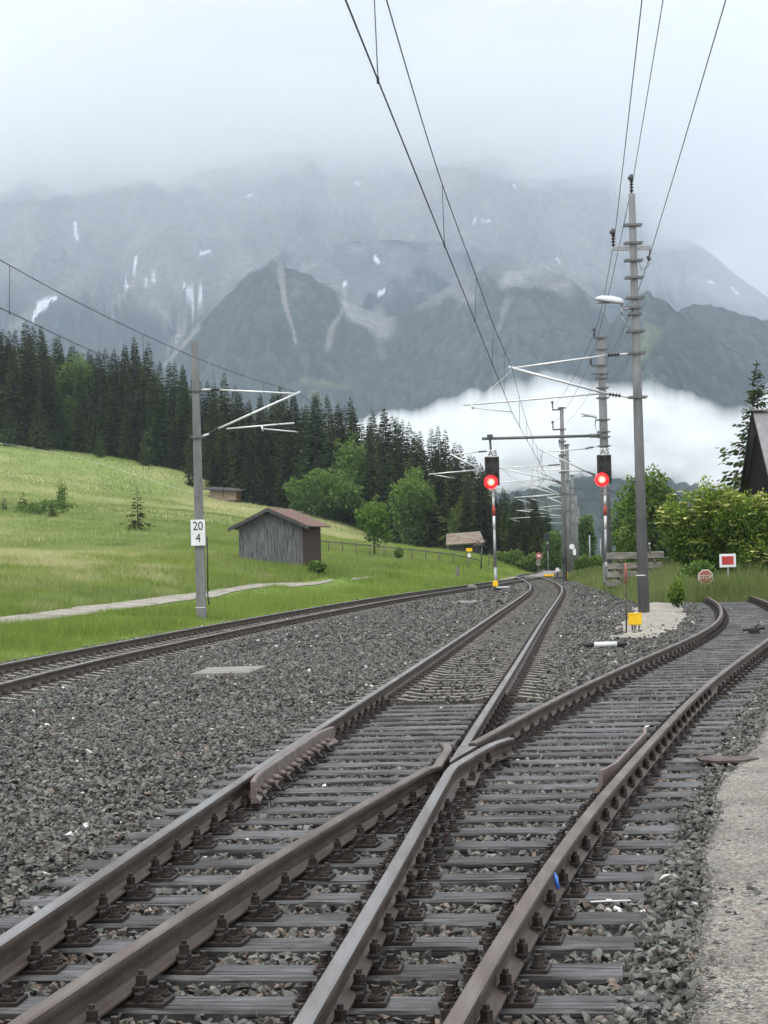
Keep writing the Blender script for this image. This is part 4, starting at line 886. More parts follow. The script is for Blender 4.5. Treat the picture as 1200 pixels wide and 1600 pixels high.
t = thing('marker_post', 'low yellow marker across the stones at the point lever', 'marker', tuple(at(858, 899, 134))); b = MB(); b.box(at(858, 899, 134), (.7, .12, .14), bev=.01); b.build('panel', MT['yellow'], t); b = MB(); b.box(at(858, 900.5, 134.1), (.5, .1, .14)); b.build('foot', MT['dark'], t)
# ------------------------------------------------------------------ things by the siding
t = thing('junction_box', 'bright yellow cable box on thin legs standing on pale gravel', 'cable box', tuple(at(992, 988, 45)))
b = MB(); b.box(at(992, 967.5, 45), (.295, .26, .265), bev=.015); b.build('box', MT['yellow'], t); b = MB(); b.box(at(992, 958.5, 45)+Vector((0, 0, .0)), (.31, .28, .02), bev=.004); b.build('lid', MT['yellow'], t)
b = MB()
for dx in (-.06, .0, .10): b.tube(at(992, 977, 45)+Vector((dx, 0, 0)), at(992, 990, 45)+Vector((dx*.9, random.uniform(-.03, .03), 0)), .016, n=6)
b.path([at(987.5, 977, 44.9), at(988, 984, 44.9), at(991, 989, 44.9)], .014, 6); b.build('cable_leg', MT['black'], t)
t = thing('marker_rod', 'thin rusty rod with a red top beside the yellow box', 'marker rod', tuple(at(978.5, 991, 44)))
b = MB(); b.tube(at(978.7, 992, 44), at(978, 911, 44), .018, n=8); b.build('rod', MT['rust'], t); b = MB(); b.tube(at(978, 911, 44), at(977.6, 880, 44), .026, n=8); b.build('red_tip', MT['pink'], t)
c = gp(945, 1007, -.1); t = thing('clearance_marker', 'white cylinder with black ends lying across the stones', 'clearance marker', tuple(c)); L = 63*c.y/F
b = MB(); b.tube(c+Vector((-L*.27, 0, 0)), c+Vector((L*.3, 0, 0)), .052, n=14); b.build('white_body', MT['white'], t)
for s in (-1, 1):
    b = MB(); p = c+Vector((-L*.27 if s < 0 else L*.3, 0, 0)); b.lathe(p, (s, 0, 0), [(0, .051), (L*.16, .048), (L*.24, .03), (L*.26, .01)], 14); b.build('black_end', MT['black'], t)
t = thing('buffer_board', 'red rectangle on a white board marking the end of the siding', 'sign', tuple(at(1139, 925, 69)))
c = at(1137, 876, 71); b = MB(); b.box(c, (.60, .03, .49), bev=.008); b.build('panel', MT['white'], t); b = MB(); b.box(c+Vector((0, -.02, .01)), (.43, .012, .305)); b.build('red_field', MT['red'], t); b = MB(); b.tube(at(1138, 928, 71.1), at(1137.4, 874, 71.1), .028, n=8); b.build('post', MT['galv'], t)
t = thing('stop_sign', 'faded octagonal STOP sign half sunk in tall grass', 'sign', tuple(at(1102.5, 925, 67)))
c = at(1102.5, 901.5, 68.2); R8 = .28
for nm, rr, m_, dy in (('white_rim', R8, 'letw', 0), ('face', R8*.88, 'pink', -.012)):
    b = MB(); b.prism([c+Vector((rr*math.cos(math.pi/8+k*math.pi/4), dy, rr*math.sin(math.pi/8+k*math.pi/4))) for k in range(8)], (0, .02, 0)); b.build(nm, MT[m_], t)
b = MB(); b.tube(at(1103, 927, 68.25), at(1102.5, 900, 68.25), .03, n=8); b.build('post', MT['galv'], t)
text_part('lettering', 'STOP', .2, Matrix.Translation(c-Vector(t.location)+Vector((0, -.02, -.01))) @ Mx, MT['letw'], t, .003)
for lab, (xa, ya), (xb, yb), Y in (('old rusty rail lying across the grass beyond the siding', (1028, 931), (1215, 926), 70.5), ('second old rail half hidden in weeds beyond the siding', (1095, 928.5), (1240, 921.5), 72)):
    o = sweep('old_rail', [tuple(at(xa, ya, Y).lerp(at(xb, yb, Y+1), k/6)+Vector((0, 0, .05))) for k in range(7)], PROF, [MT['rust'], MT['rust']]); prop(o, lab, 'rail', 'old rails lying in the grass')
o = MB().box(at(1110, 981.5, 43.5)+Vector((0, 0, -.07)), (.30, .5, .10), bev=.01).build('rail_contact_box', MT['dark']); prop(o, 'flat dark steel box beside the curved siding rail', 'contact box')
b = MB(); c = gp(1178, 986, -.14); b.tube(c+Vector((-.25, -.1, .03)), c+Vector((.25, .1, .06)), .03, n=6); b.box(c, (.22, .16, .1), bev=.01); b.tube(c+Vector((.0, .0, .05)), c+Vector((.12, 0, .16)), .02, n=6); o = b.build('chain_shackle', MT['iron']); prop(o, 'small dark iron fitting lying between the siding rails', 'shackle')
# stacked timbers behind the tallest mast
Yt = 85.
rows = [(993, 868, 88), (991, 884, 84), (993, 897, 88), (985, 911, 76), (985, 925, 74)]
wd = ['topmost', 'second from top', 'third from top', 'fourth from top', 'lowest']
for i, (cx, cy, w) in enumerate(rows):
    for k, Yk in enumerate((Yt, Yt+.75)):
        c = at(cx+(0 if k == 0 else random.uniform(-4, 4)), cy, Yk); L = w*Yt/F
        o = MB().box(c, (L*(1 if k == 0 else .97), .27, .27 if i else .30), rz=random.uniform(-.03, .03), bev=.02).build('timber', MT['timber'])
        prop(o, '%s %s timber of the weathered stack behind the tallest mast' % (wd[i], 'track-side' if k == 0 else 'bush-side'), 'timber', 'stacked timbers behind the mast')
    if i < 4:
        for k, fx in enumerate((.22, .8)):
            c = at(cx-w/2+w*fx, (cy+rows[i+1][1])/2, Yt+.38); o = MB().box(c, (.14, 1.2, .12), bev=.008).build('spacer_batten', MT['post'])
            prop(o, 'short batten wedged under the %s timbers of the stack, at its %s end' % (wd[i], ('signal', 'bush')[k]), 'batten', 'battens in the timber stack')
t = thing('cable_stub', 'thin galvanised stub post beside the timber stack', 'stub post', tuple(at(1015, 870, 84))); b = MB(); b.tube(at(1015, 866, 84), at(1015, 848, 84), .03, n=6); b.tube(at(1015, 853, 84), at(1015, 848, 84), .06, n=6); b.build('post', MT['galv'], t)
# slabs in the stone bed and litter
def slab(label, px4, z):
    P = [gp(*p, z) for p in px4]; b = MB(); b.prism(P, (0, 0, -.1)); o = b.build('cover_slab', MT['slab']); prop(o, label, 'cover slab', 'concrete slabs in the stone bed')
slab('flat concrete slab in the middle of the stone bed near a white pebble', [(298, 1053), (389, 1051), (417, 1040), (326, 1042.5)], -.13)
slab('thin far slab in the stone bed close to the yellow-footed signal', [(706, 941.5), (738, 941.5), (750, 938.5), (716, 938.5)], -.13)
b = MB(); P = [gp(*p, -.13) for p in [(1088,1183),(1110,1180),(1140,1182),(1170,1180),(1186,1184),(1160,1188),(1120,1189),(1095,1187)]]; b.prism(P, (0, 0, -.02)); o = b.build('rusty_strip', MT['rust']); prop(o, 'curved rusty metal strip lying at the edge of the gravel walkway', 'metal strip')
b = MB(); c = gp(872, 1378, -.06); b.tube(c+Vector((0, 0, -.035)), c+Vector((-.012, .012, .025)), .011, n=8); b.lathe(c+Vector((-.012, .012, .025)), (-.2, .2, 1), [(0, .011), (.012, .006), (.02, .006)], 8); M_blue = nmat('blue_plastic', [(.02, .09, .4), (.06, .2, .6)], 12, .3, bump=0); o = b.build('blue_lighter', M_blue); prop(o, 'small blue plastic litter wedged against the siding rail', 'litter')
b = MB(); c = gp(945, 1408.5, TT+.02); b.tube(c+Vector((-.07, 0, 0)), c+Vector((.13, .01, 0)), .0045, n=6); b.box(c+Vector((.02, 0, .004)), (.03, .025, .012), bev=.003); o = b.build('white_stick', MT['white']); prop(o, 'thin white stick lying on a tie end outside the siding rail', 'litter')
# ------------------------------------------------------------------ sheds
def gable_shed(root, bl, br, depth_v, zb, eave, ridge, over, mats, rooft=.10):
    """bl, br: feet of the gable front (Vector), depth_v: vector to the back"""
    w = br-bl; wn = w.normalized(); W = w.length; up = Vector((0, 0, 1)); B0 = Vector((bl.x, bl.y, zb)); B1 = Vector((br.x, br.y, zb)); mid = (B0+B1)/2; dn = depth_v.normalized()
    e0, e1 = B0+up*(eave-zb), B1+up*(eave-zb); r = mid+up*(ridge-zb); th = .06
    # front and back gables, side walls
    for nm, o_, m_ in (('gable_wall', Vector(), mats[0]), ('back_wall', depth_v, mats[0])):
        b = MB(); b.prism([B0+o_, B1+o_, e1+o_, r+o_, e0+o_], dn*(th if nm == 'gable_wall' else -th)); b.build(nm, m_, root)
    for nm, p, q, sgn, m_ in (('side_wall', B0, e0, 1, mats[1]), ('side_wall', B1, e1, -1, mats[1])):
        b = MB(); b.prism([p+dn*th, p+depth_v-dn*th, q+depth_v-dn*th, q+dn*th], wn*th*sgn); b.build(nm, m_, root)
    sl = (r-e0); f0 = -dn*over[0]; f1 = depth_v+dn*over[0]
    for e_, k in ((e0, 1), (e1, 1)):
        d = (e_-r); ex = r+d*(1+over[1]/d.length); b = MB(); b.prism([r+f0+up*.02, ex+f0+up*.02, ex+f1+up*.02, r+f1+up*.02], up*rooft, 0); b.build('roof', mats[2], root)
        b = MB(); dd = d.normalized(); b.prism([r+f0-up*.14-dn*.03, ex+f0-up*.14-dn*.03, ex+f0+up*.06-dn*.03, r+f0+up*.06-dn*.03], dn*.028); b.build('verge_board', mats[3], root)
def board_relief(root, bl, br, zb, topf, m, n, dn):
    """cover battens standing proud of a board wall"""
    b = MB()
    for i in range(n+1):
        t = i/n; p = bl.lerp(br, t); h = topf(t)-.06
        b.box(Vector((p.x, p.y, (zb+h)/2))-dn*.02+Vector((random.uniform(-.02, .02), 0, 0)), (.05*random.uniform(.8, 1.6), .03, h-zb))
    b.build('cover_batten', m, root)
Y = 116.; bl = at(375, 868, Y); br = at(473, 880, Y-1.0); zb = min(bl.z, br.z)-.35; ez0 = at(374, 822, Y).z; rz_ = at(418, 797.5, Y).z+.05; t = thing('hay_shed', 'grey board shed with a red tiled roof in the lower meadow', 'shed', (bl.x, bl.y, zb))
dv = Vector((1.0, 3.6, 0)); ez = ez0+.05
gable_shed(t, bl, br, dv, zb, ez, rz_, (.45, .62), (MT['boards'], MT['brown_boards'], MT['tiles'], MT['fascia']), .07)
dn = dv.normalized(); board_relief(t, bl, br, zb, lambda u: ez+(rz_-ez)*(1-abs(2*u-1)), MT['boards'], 20, dn)
for k, s in enumerate((-1,)): pass
Y = 300.; bl = at(328, 781, Y); br = at(369, 783, Y-.6); zb = g1(bl.x, bl.y)-.3; ez = at(340, 765.5, Y).z; t = thing('field_hut', 'small pale wooden hut with a flat dark roof at the forest edge', 'hut', (bl.x, bl.y, zb)); zb = min(zb, bl.z-.2)
up = Vector((0, 0, 1)); dv = Vector((.9, 3.2, 0)); w = br-bl
b = MB(); b.prism([Vector((bl.x, bl.y, zb)), Vector((br.x, br.y, zb)), Vector((br.x, br.y, ez)), Vector((bl.x, bl.y, ez))], dv); b.build('board_wall', MT['tan_boards'], t)
b = MB(); q = Vector((br.x+.01, br.y+.05, zb)); b.prism([q, q+dv*.98, q+dv*.98+up*(ez-zb-.02), q+up*(ez-zb-.02)], (.05, 0, 0)); b.build('end_wall', MT['orange_boards'], t)
b = MB(); q = Vector((bl.x, bl.y, ez))-w.normalized()*.9-dv.normalized()*.6+up*.02; b.prism([q, q+w+w.normalized()*1.9, q+w+w.normalized()*1.9+dv*1.35+up*.45, q+dv*1.35+up*.45], (0, 0, .16)); b.build('roof', MT['fascia'], t)
b = MB(); q = bl.lerp(br, .52); b.box(Vector((q.x, q.y-.03, zb+1.3)), (.12, .04, 1.6)); b.build('door_gap', MT['black'], t)
Y = 234.; bl = at(699, 852, Y); br = at(752, 856, Y); t = thing('old_barn', 'low barn with a mossy brown shingle roof below the forest', 'barn', (bl.x, bl.y, bl.z-1)); zb = bl.z-1.2
p0 = at(697, 851, Y); p1 = at(757.5, 847, Y-.8); p2 = at(750, 830, Y+3.2); p3 = at(697.5, 834, Y+3.6)
b = MB(); b.prism([p0, p1, p2, p3], (0, .1, -.16)); b.build('roof', MT['shingle'], t)
b = MB(); q3, q2 = p3, p2; b4 = Vector((0, 3.4, -(p3.z-p0.z))); b.prism([q3, q2, q2+b4, q3+b4], (0, -.08, -.16)); b.build('roof', MT['shingle'], t)
b = MB(); a0 = Vector((p0.x+.3, Y+.5, zb)); a1 = Vector((p1.x-.5, Y+.4, zb)); hz = p1.z-.1-zb; b.prism([a0, a1, a1+up*hz, a0+up*hz], (0, 5.8, 0)); b.build('board_wall', MT['fascia'], t)
b = MB(); g0 = a1+Vector((.02, .1, 0)); b.prism([g0+up*hz, g0+Vector((0, 5.6, 0))+up*hz, Vector((g0.x, p2.y, p2.z-.15))], (.06, 0, 0)); b.build('gable_wall', MT['fascia'], t)
b = MB(); b.tube(at(757, 847, Y-.9), at(739, 853, Y-.6), .1, n=5); b.build('brace', MT['post'], t)
# station roof at the picture edge: gable faces the track
X0 = 16.5; t = thing('goods_shed', 'dark gabled building with a corrugated sheet roof behind the elder bush', 'building', (X0, 86, .2))
rz_ = at(1178, 643, 86).z; ezf = at(1158, 772, 89.6).z; fy, ny, ry = 89.6, 82.2, 86.0; sl = (rz_-ezf)/(fy-ry); ezn = rz_-sl*(ry-ny)
b = MB(); b.prism([Vector((X0+.25, fy-.25, ezf-.05)), Vector((X0+.25, ny+.25, ezn-.05)), Vector((X0+.25, ry, rz_-.2))], (.1, 0, 0)); b.build('gable_wall', MT['black_wood'], t)
b = MB(); b.prism([Vector((X0+.7, fy-.5, .1)), Vector((X0+.7, ny+.6, .1)), Vector((X0+.7, ny+.6, ezn-.12)), Vector((X0+.7, fy-.5, ezf-.12))], (8.5, 0, 0)); b.build('lower_wall', MT['black_wood'], t)
for s, yy_, ee in ((1, ny, ezn), (-1, fy, ezf)):
    b = MB(); n = 96; pit = .177; vs = []
    for i in range(n):
        x = X0+i*pit/2; dz = .03*(1 if i % 2 else -1); vs += [(x, ry, rz_+dz), (x, yy_, ee+dz)]
    b.add(vs, [(2*i, 2*i+1, 2*i+3, 2*i+2) for i in range(n-1)], 0, True); r_ = b.build('roof', MT['corr'], t, fix=False)
    md = r_.modifiers.new('thick', 'SOLIDIFY'); md.thickness = .012
    b = MB(); b.prism([Vector((X0-.03, ry, rz_+.05)), Vector((X0-.03, yy_, ee+.05)), Vector((X0-.03, yy_, ee-.25)), Vector((X0-.03, ry, rz_-.25))], (.028, 0, 0)); b.build('verge_board', MT['black_wood'], t)
b = MB(); b.box((X0+4, ry, rz_+.06), (8.1, .36, .05)); b.build('ridge_cap', MT['galv'], t)
# ------------------------------------------------------------------ fences and small signs in the meadow
def fence(name, label, px0, px1, Y0, Y1, n, hpost, m, rails_, rr, post_r):
    root = thing(name, label, 'fence', (0, 0, 0)); pts = []
    a = at(*px0, Y0); b_ = at(*px1, Y1)
    for i in range(n):
        p = a.lerp(b_, i/(n-1)); z = g1(p.x, p.y); pts.append(Vector((p.x, p.y, z)))
        c = MB(); c.tube(pts[-1]-up*.2, pts[-1]+up*hpost*random.uniform(.95, 1.08), post_r, n=6); c.build('post', m, root)
    for f in rails_:
        c = MB(); c.path([p+up*hpost*f for p in pts], rr, 5); c.build('rail_bar', m if rr > .02 else MT['white'], root)
    return root
fence('meadow_fence', 'low dark wooden fence crossing the meadow beyond the small tree', (470, 846), (752, 874), 150, 150, 14, .95, MT['post'], (.93,), .05, .055)
fence('tape_fence', 'thin white tape fence along the upper meadow below the forest', (-10, 704), (312, 778), 318, 292, 14, .9, MT['post'], (.95,), .018, .03)
t = thing('trail_sign', 'yellow trail sign over a white box near the old barn', 'sign', tuple(at(734, 885, 148))); b = MB(); b.box(at(733, 859, 148), (.46, .04, .25)); b.build('panel', MT['yellow'], t); b = MB(); b.tube(at(734, 888, 148.05), at(733, 857, 148.05), .03, n=6); b.build('post', MT['galv'], t); b = MB(); b.box(at(733, 868, 147.9), (.24, .1, .26)); b.build('box', MT['white'], t)
t = thing('crossing_post', 'dark leaning warning cross seen from behind beside the meadow fence', 'crossing sign', tuple(at(752, 888, 140)))
b = MB(); b.tube(at(751.5, 889, 140), at(753.5, 850, 140), .05, n=6); b.build('post', MT['dark'], t)
for q0, q1 in (((744, 856), (760, 845)), ((745, 845), (762, 856))):
    b = MB(); b.tube(at(*q0, 139.9), at(*q1, 139.9), .06, n=4); b.build('cross_bar', MT['dark'], t)
for (x, y, l) in ((763, 872, 'orange-topped stake near the crossing, tallest'), (770, 876, 'plain stake in grass near the crossing, shorter and leaning')):
    o = MB().tube(at(x, y+13, 138), at(x+2, y-8, 138), .03, n=6).build('stake', MT['post']); prop(o, l, 'stake', 'stakes near the crossing')
t = thing('grey_post', 'pale square stub post in the grass beside the meadow-side track', 'stub post', tuple(at(715, 900, 112))); o = MB().box(at(715, 893, 112), (.2, .2, .55), bev=.02).build('post', MT['slab'], t)
# ------------------------------------------------------------------ trees
def rhombs(name, C, D, Wv, L, Wd, rnd, mat, parent=None, bend=None):
    """leaf-sized faces: centre foot C, direction D, side Wv, length L, width Wd"""
    n = len(C); D = D/np.linalg.norm(D, axis=1)[:, None]; Wv = Wv-D*(D*Wv).sum(1)[:, None]; Wv /= np.linalg.norm(Wv, axis=1)[:, None]+1e-9
    V = np.stack([C, C+D*L[:, None]*.45+Wv*Wd[:, None]*.5, C+D*L[:, None], C+D*L[:, None]*.45-Wv*Wd[:, None]*.5], 1)
    if bend is not None: V[:, 2, 2] += bend*L
    return np_mesh(name, V.reshape(-1, 3), np.arange(4*n), np.arange(n)*4, attr=rnd)
def spruce_meshes(h, seed, Rb, gap=.31, nb=12, ns=9, low=.03, size=1.7, sparse=0., hang=0.):
    rng = np.random.default_rng(seed); C, D, W, L, Wd, A = [], [], [], [], [], []
    z = low*h; lop = rng.uniform(0, 6.28); k = 0
    while z < h*.985:
        f = 1-(z-low*h)/(h*(1-low)); R_ = Rb*(f**1.05)*1.12*rng.uniform(.82, 1.12)*(1+.12*math.sin(lop+z))+.05
        if z < .14*h: R_ *= .75
        n = max(4, int(nb*(.45+.55*f))); a0 = rng.uniform(0, 6.28)
        for j in range(n):
            if rng.random() < sparse: continue
            zj = z+rng.uniform(-.6, .6)*gap; a = a0+2*math.pi*j/n+rng.normal(0, .18); Rj = R_*rng.uniform(.7, 1.1); d = np.array([math.cos(a), math.sin(a), 0]); s_ = np.array([-d[1], d[0], 0])
            m = max(2, int(ns*(.3+.7*f))); t = (np.arange(m)+rng.uniform(.2, .9, m))/m
            up = .35*(1-f)+.05; droop = -.42*f-.08
            r = t*Rj; zz = zj+r*up+droop*Rj*t**1.5+.10*Rj*np.clip(t-.7, 0, 1)
            P = d[None]*r[:, None]+np.array([0, 0, 1.])[None]*zz[:, None]
            sg = rng.choice([-1, 1], m); ang = rng.uniform(.15, .95, m)*(1-.5*t)
            dd = d[None]*np.cos(ang)[:, None]+s_[None]*(np.sin(ang)*sg)[:, None]; dd[:, 2] = -.15-.75*rng.random(m)*f+.4*(1-f)-hang*rng.random(m)
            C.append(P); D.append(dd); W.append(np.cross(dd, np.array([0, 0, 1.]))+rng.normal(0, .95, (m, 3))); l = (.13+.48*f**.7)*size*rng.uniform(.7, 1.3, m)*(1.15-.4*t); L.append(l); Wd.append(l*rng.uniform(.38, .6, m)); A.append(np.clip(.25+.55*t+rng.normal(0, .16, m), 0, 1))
            C.append(P[-1:]); D.append(d[None]+np.array([[0, 0, .1]])); W.append(s_[None]); L.append(np.array([.45*size*(.25+.85*f)])); Wd.append(np.array([.16*size*(.3+.8*f)])); A.append(np.array([min(1, .7+.3*rng.random())]))
        z += gap*(.75+.5*f)*rng.uniform(.8, 1.2)
    C.append(np.array([[0, 0, h*.965]])); D.append(np.array([[0, 0, 1.]])); W.append(np.array([[1., 0, 0]])); L.append(np.array([h*.05])); Wd.append(np.array([.14])); A.append(np.array([.8]))
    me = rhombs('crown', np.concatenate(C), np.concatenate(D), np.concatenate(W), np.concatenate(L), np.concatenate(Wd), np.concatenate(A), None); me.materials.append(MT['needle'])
    b = MB(); b.tube((0, 0, -.5), (0, 0, h*.55), h*.012+.03, h*.007+.01, 7); b.tube((0, 0, h*.55), (0, 0, h*.97), h*.007+.01, .012, 6); o = b.build('trunk', MT['bark']); tm = o.data; bpy.data.objects.remove(o)
    return me, tm
def leaf_meshes(blobs, n, size, seed, mat, trunk_h, trunk_r, limbs=True, flowers=0, hollow=.62, dims=None):
    """blobs: (x, y, z, rx, ry, rz)"""
    rng = np.random.default_rng(seed); vol = np.array([b_[3]*b_[4]+b_[3]*b_[5] for b_ in blobs]); idx = rng.choice(len(blobs), n, p=vol/vol.sum()); B = np.array(blobs)[idx]
    u = rng.normal(size=(n, 3)); u /= np.linalg.norm(u, axis=1)[:, None]; rr = hollow+(1-hollow)*rng.random(n)**.6; rr *= 1+.22*np.sin(u[:, 0]*7+idx)*np.cos(u[:, 2]*6+idx*2)
    P = B[:, :3]+u*B[:, 3:]*rr[:, None]
    if dims: P = P*np.array([dims[0]/2/np.percentile(np.abs(P[:, 0]), 98), dims[0]/2/np.percentile(np.abs(P[:, 1]), 98), dims[1]/np.percentile(P[:, 2], 99)])
    D = u*.5+rng.normal(0, .6, (n, 3)); D[:, 2] -= .15; W = rng.normal(size=(n, 3)); L = size*rng.uniform(.6, 1.35, n)
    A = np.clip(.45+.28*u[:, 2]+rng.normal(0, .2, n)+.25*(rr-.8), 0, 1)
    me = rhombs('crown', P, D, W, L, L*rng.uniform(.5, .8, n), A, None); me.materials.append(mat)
    b = MB(); top = Vector((0, 0, trunk_h)); b.tube((0, 0, -.4), top, trunk_r, trunk_r*.7, 8)
    if limbs:
        for b_ in blobs: b.tube(top-Vector((0, 0, trunk_h*.25)), Vector(b_[:3]), trunk_r*.5, trunk_r*.12, 6)
    o = b.build('trunk', MT['bark']); tm = o.data; bpy.data.objects.remove(o); fm = None
    if flowers:
        s = np.where((u[:, 2] > -.1) & (rr > .86))[0]; s = s[rng.permutation(len(s))[:flowers]]
        P2 = P[s]+u[s]*.12; k = 5; C = np.repeat(P2, k, 0)+rng.normal(0, .05, (len(s)*k, 3))*np.array([1, 1, .3]); a = rng.uniform(0, 6.28, len(C)); D2 = np.stack([np.cos(a), np.sin(a), rng.uniform(-.1, .25, len(C))], -1)
        fm = rhombs('flower_heads', C, D2, np.cross(D2, [0, 0, 1.])+rng.normal(0, .2, (len(C), 3)), np.full(len(C), .19), np.full(len(C), .17), rng.random(len(C)), None); fm.materials.append(MT['flower'])
    return me, tm, fm
def plant(name, label, cat, me, loc, rz=0., scale=(1, 1, 1), group=None):
    r = thing(name, label, cat, loc, rz, group); r.scale = scale
    for nm, m_ in zip(('crown', 'trunk', 'flower_heads'), me):
        if m_ is not None: child(nm, m_, r, (0, 0, 0))
    return r
SPR = [spruce_meshes(20, 100+i, rb) for i, rb in enumerate((3.0, 3.4, 2.7, 3.7, 3.1, 2.5, 3.3, 2.9))]
sky_x = [-60,0,30,80,112,165,190,225,262,290,320,345,370,400,430,470,500,530,560,590,620,650,690,720,745,775,800,830,856]
sky_y = [480,500,492,488,540,538,532,528,562,563,580,592,584,614,600,612,606,612,618,634,630,640,664,690,700,752,748,752,792]
edge_x = [-60,0,60,110,150,200,250,300,345,400,450,500,560,620,660,700,760,800,860]; edge_y = [685,690,700,708,712,718,728,744,765,786,797,803,815,834,843,852,872,880,886]
edge_Y = [335,332,332,331,330,328,322,312,302,296,291,286,281,271,264,257,238,222,205]
def forest_row(dY, step, xs0, hmin, hmax, jit, row, label, seed):
    rng = np.random.default_rng(seed); x = xs0; k = 0
    while x < 858:
        px_ = x+rng.uniform(-.3, .3)*step; Ye = np.interp(px_, edge_x, edge_Y); Y = Ye+dY+rng.uniform(-jit, jit)
        ty = np.interp(px_, sky_x, sky_y); X = (px_-600)*Y/F; z = g1(X, Y)
        by = pix(X, Y, z)[1]; Hpx = by-ty; h = Hpx*Y/F*rng.uniform(hmin, hmax); h = min(max(h, 3.5), 32)
        k += 1; s = h/20; w = s**.8*rng.uniform(1.12, 1.5)
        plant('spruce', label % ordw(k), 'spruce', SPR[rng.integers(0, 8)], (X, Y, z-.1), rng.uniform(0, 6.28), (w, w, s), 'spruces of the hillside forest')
        x += step*rng.uniform(.8, 1.25)*np.interp(px_, [0, 600, 800], [1, 1, .8])
forest_row(6, 24, -165, .38, .85, 3, 1, 'dark spruce at the forest front edge, %s counting downhill along the meadow', 11)
forest_row(16, 21, -170, .66, .98, 5, 2, 'tall spruce in the second row of the forest, %s counting downhill', 12)
forest_row(28, 20, -160, .78, 1.05, 6, 3, 'spruce whose tip forms the forest skyline, %s counting downhill', 13)
forest_row(37, 17, -44, .84, 1.0, 5, 5, 'slender spruce filling the gaps behind the skyline trees, %s counting downhill', 15)
forest_row(46, 20, -55, .78, .96, 8, 4, 'spruce half hidden deep in the forest behind the skyline trees, %s counting downhill', 14)
# low young spruces along the forest foot
YS = [spruce_meshes(6, 300+i, 1.9, gap=.24, nb=11, ns=6, low=.02, size=1.15) for i in range(3)]
for i, (x, ty, by, Y, lab) in enumerate([(63, 612, 702, 326, 'bright young spruce standing free before the upper forest edge'), (14, 622, 690, 326, 'yellowish young spruce at the top of the meadow edge'), (156, 672, 714, 322, 'small yellow-green spruce at the forest foot below the bright young spruce'), (226, 680, 726, 318, 'dark low spruce at the forest foot above the meadow tape'), (300, 690, 752, 306, 'dense low spruce beside the square mast at the forest foot')]):
    X = at(x, by, Y).x; z = g1(X, Y); h = (by-ty)*Y/F; s = h/6; plant('young_spruce', lab, 'young spruce', YS[i % 3], (X, Y, z-.1), i*1.3, (s*.8, s*.8, s), 'young spruces at the forest foot')
MS_ = [spruce_meshes(3.2, 400+i, 1.0, gap=.2, nb=9, ns=5, low=.03, size=.8, sparse=.1) for i in range(3)]
for i, (x, ty, by, Y, lab) in enumerate([(216, 765, 831, 168, 'slim young spruce alone in the middle of the meadow'), (36, 748, 776, 205, 'bushy little spruce, tallest of the group in the high meadow'), (82, 775, 802, 190, 'small spruce lowest of the group in the high meadow'), (6, 762, 785, 200, 'small spruce at the picture edge in the high meadow'), (68, 772, 785, 205, 'tiny dark spruce in the middle of the high meadow group')]):
    X = at(x, by, Y).x; z = g1(X, Y); h = (by-ty)*Y/F; s = h/3.2; plant('young_spruce', lab, 'young spruce', MS_[i % 3], (X, Y, z), i*1.1, (s, s, s), 'young spruces in the meadow')
def blobs_round(w, h, n, seed, z0=.2, dp=None):
    rng = random.Random(seed); out = [(0, 0, z0*h+h*.4, w*.36, (dp or w)*.36, h*.40)]
    for i in range(n):
        a = rng.uniform(0, 6.28); r = rng.uniform(.15, .36)*w; zz = z0*h+rng.uniform(.15, .72)*h*(1-z0*.3); q = rng.uniform(.13, .22); k = 1-max(0, (zz/h-.55))*1.1
        out.append((r*math.cos(a)*k, r*math.sin(a)*k*((dp or w)/w), zz, w*q, w*q, h*q*.9))
    return out
def leafy(name, label, cat, x, ty, by, wpx, Y, n, size, seed, mat='leaf', z0=.1, nb=10, trunk=None, flowers=0, group=None, zb=None, hollow=.62):
    X = at(x, by, Y).x; z = g1(X, Y) if zb is None else zb; tz = at(x, ty, Y).z; h = (tz-z); w = wpx*Y/F
    me = leaf_meshes(blobs_round(w, h, nb, seed, z0), n, size, seed, MT[mat], h*(trunk or .35), max(.04, h*.02), flowers=flowers, hollow=hollow, dims=(w, h))
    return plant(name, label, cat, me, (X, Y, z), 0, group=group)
leafy('round_bush', 'large round bright green bush at the forest edge above the hay shed', 'bush', 507, 738, 806, 112, 282, 9000, .42, 1, z0=.0, nb=14, trunk=.3)
leafy('broadleaf_tree', 'slim pale green tree standing alone in the meadow beside the hay shed', 'tree', 585, 786, 864, 50, 152, 3600, .19, 2, z0=.16, nb=11, trunk=.5, hollow=.35)
leafy('broadleaf_tree', 'full green broadleaf tree before the dark forest above the meadow fence', 'tree', 651, 738, 838, 66, 266, 7000, .42, 3, z0=.0, nb=14, trunk=.4)
leafy('broadleaf_tree', 'narrow light green tree in the forest edge above the barn', 'tree', 716, 786, 836, 32, 262, 2600, .36, 4, z0=.0)
leafy('broadleaf_tree', 'light green rounded treetop among the spruces at the upper forest edge', 'tree', 122, 560, 708, 56, 349, 4200, .5, 5, z0=.3)
leafy('broadleaf_tree', 'green broadleaf bush among the spruces above the large round bush', 'tree', 548, 690, 806, 60, 286, 4200, .45, 6, z0=.1)
leafy('shrub', 'low shrub just behind the mossy barn gable', 'shrub', 761, 838, 872, 22, 258, 1500, .3, 7, 'leafy', z0=.0, nb=6)
leafy('shrub', 'thin little shrub at the meadow fence beside the slim pale tree', 'shrub', 623, 856, 870, 12, 149, 500, .12, 8, z0=.2, nb=4)
leafy('shrub', 'grey-green shrub in the high meadow beside the small spruces', 'shrub', 97, 756, 783, 16, 200, 700, .18, 9, z0=.1, nb=5, hollow=.3)
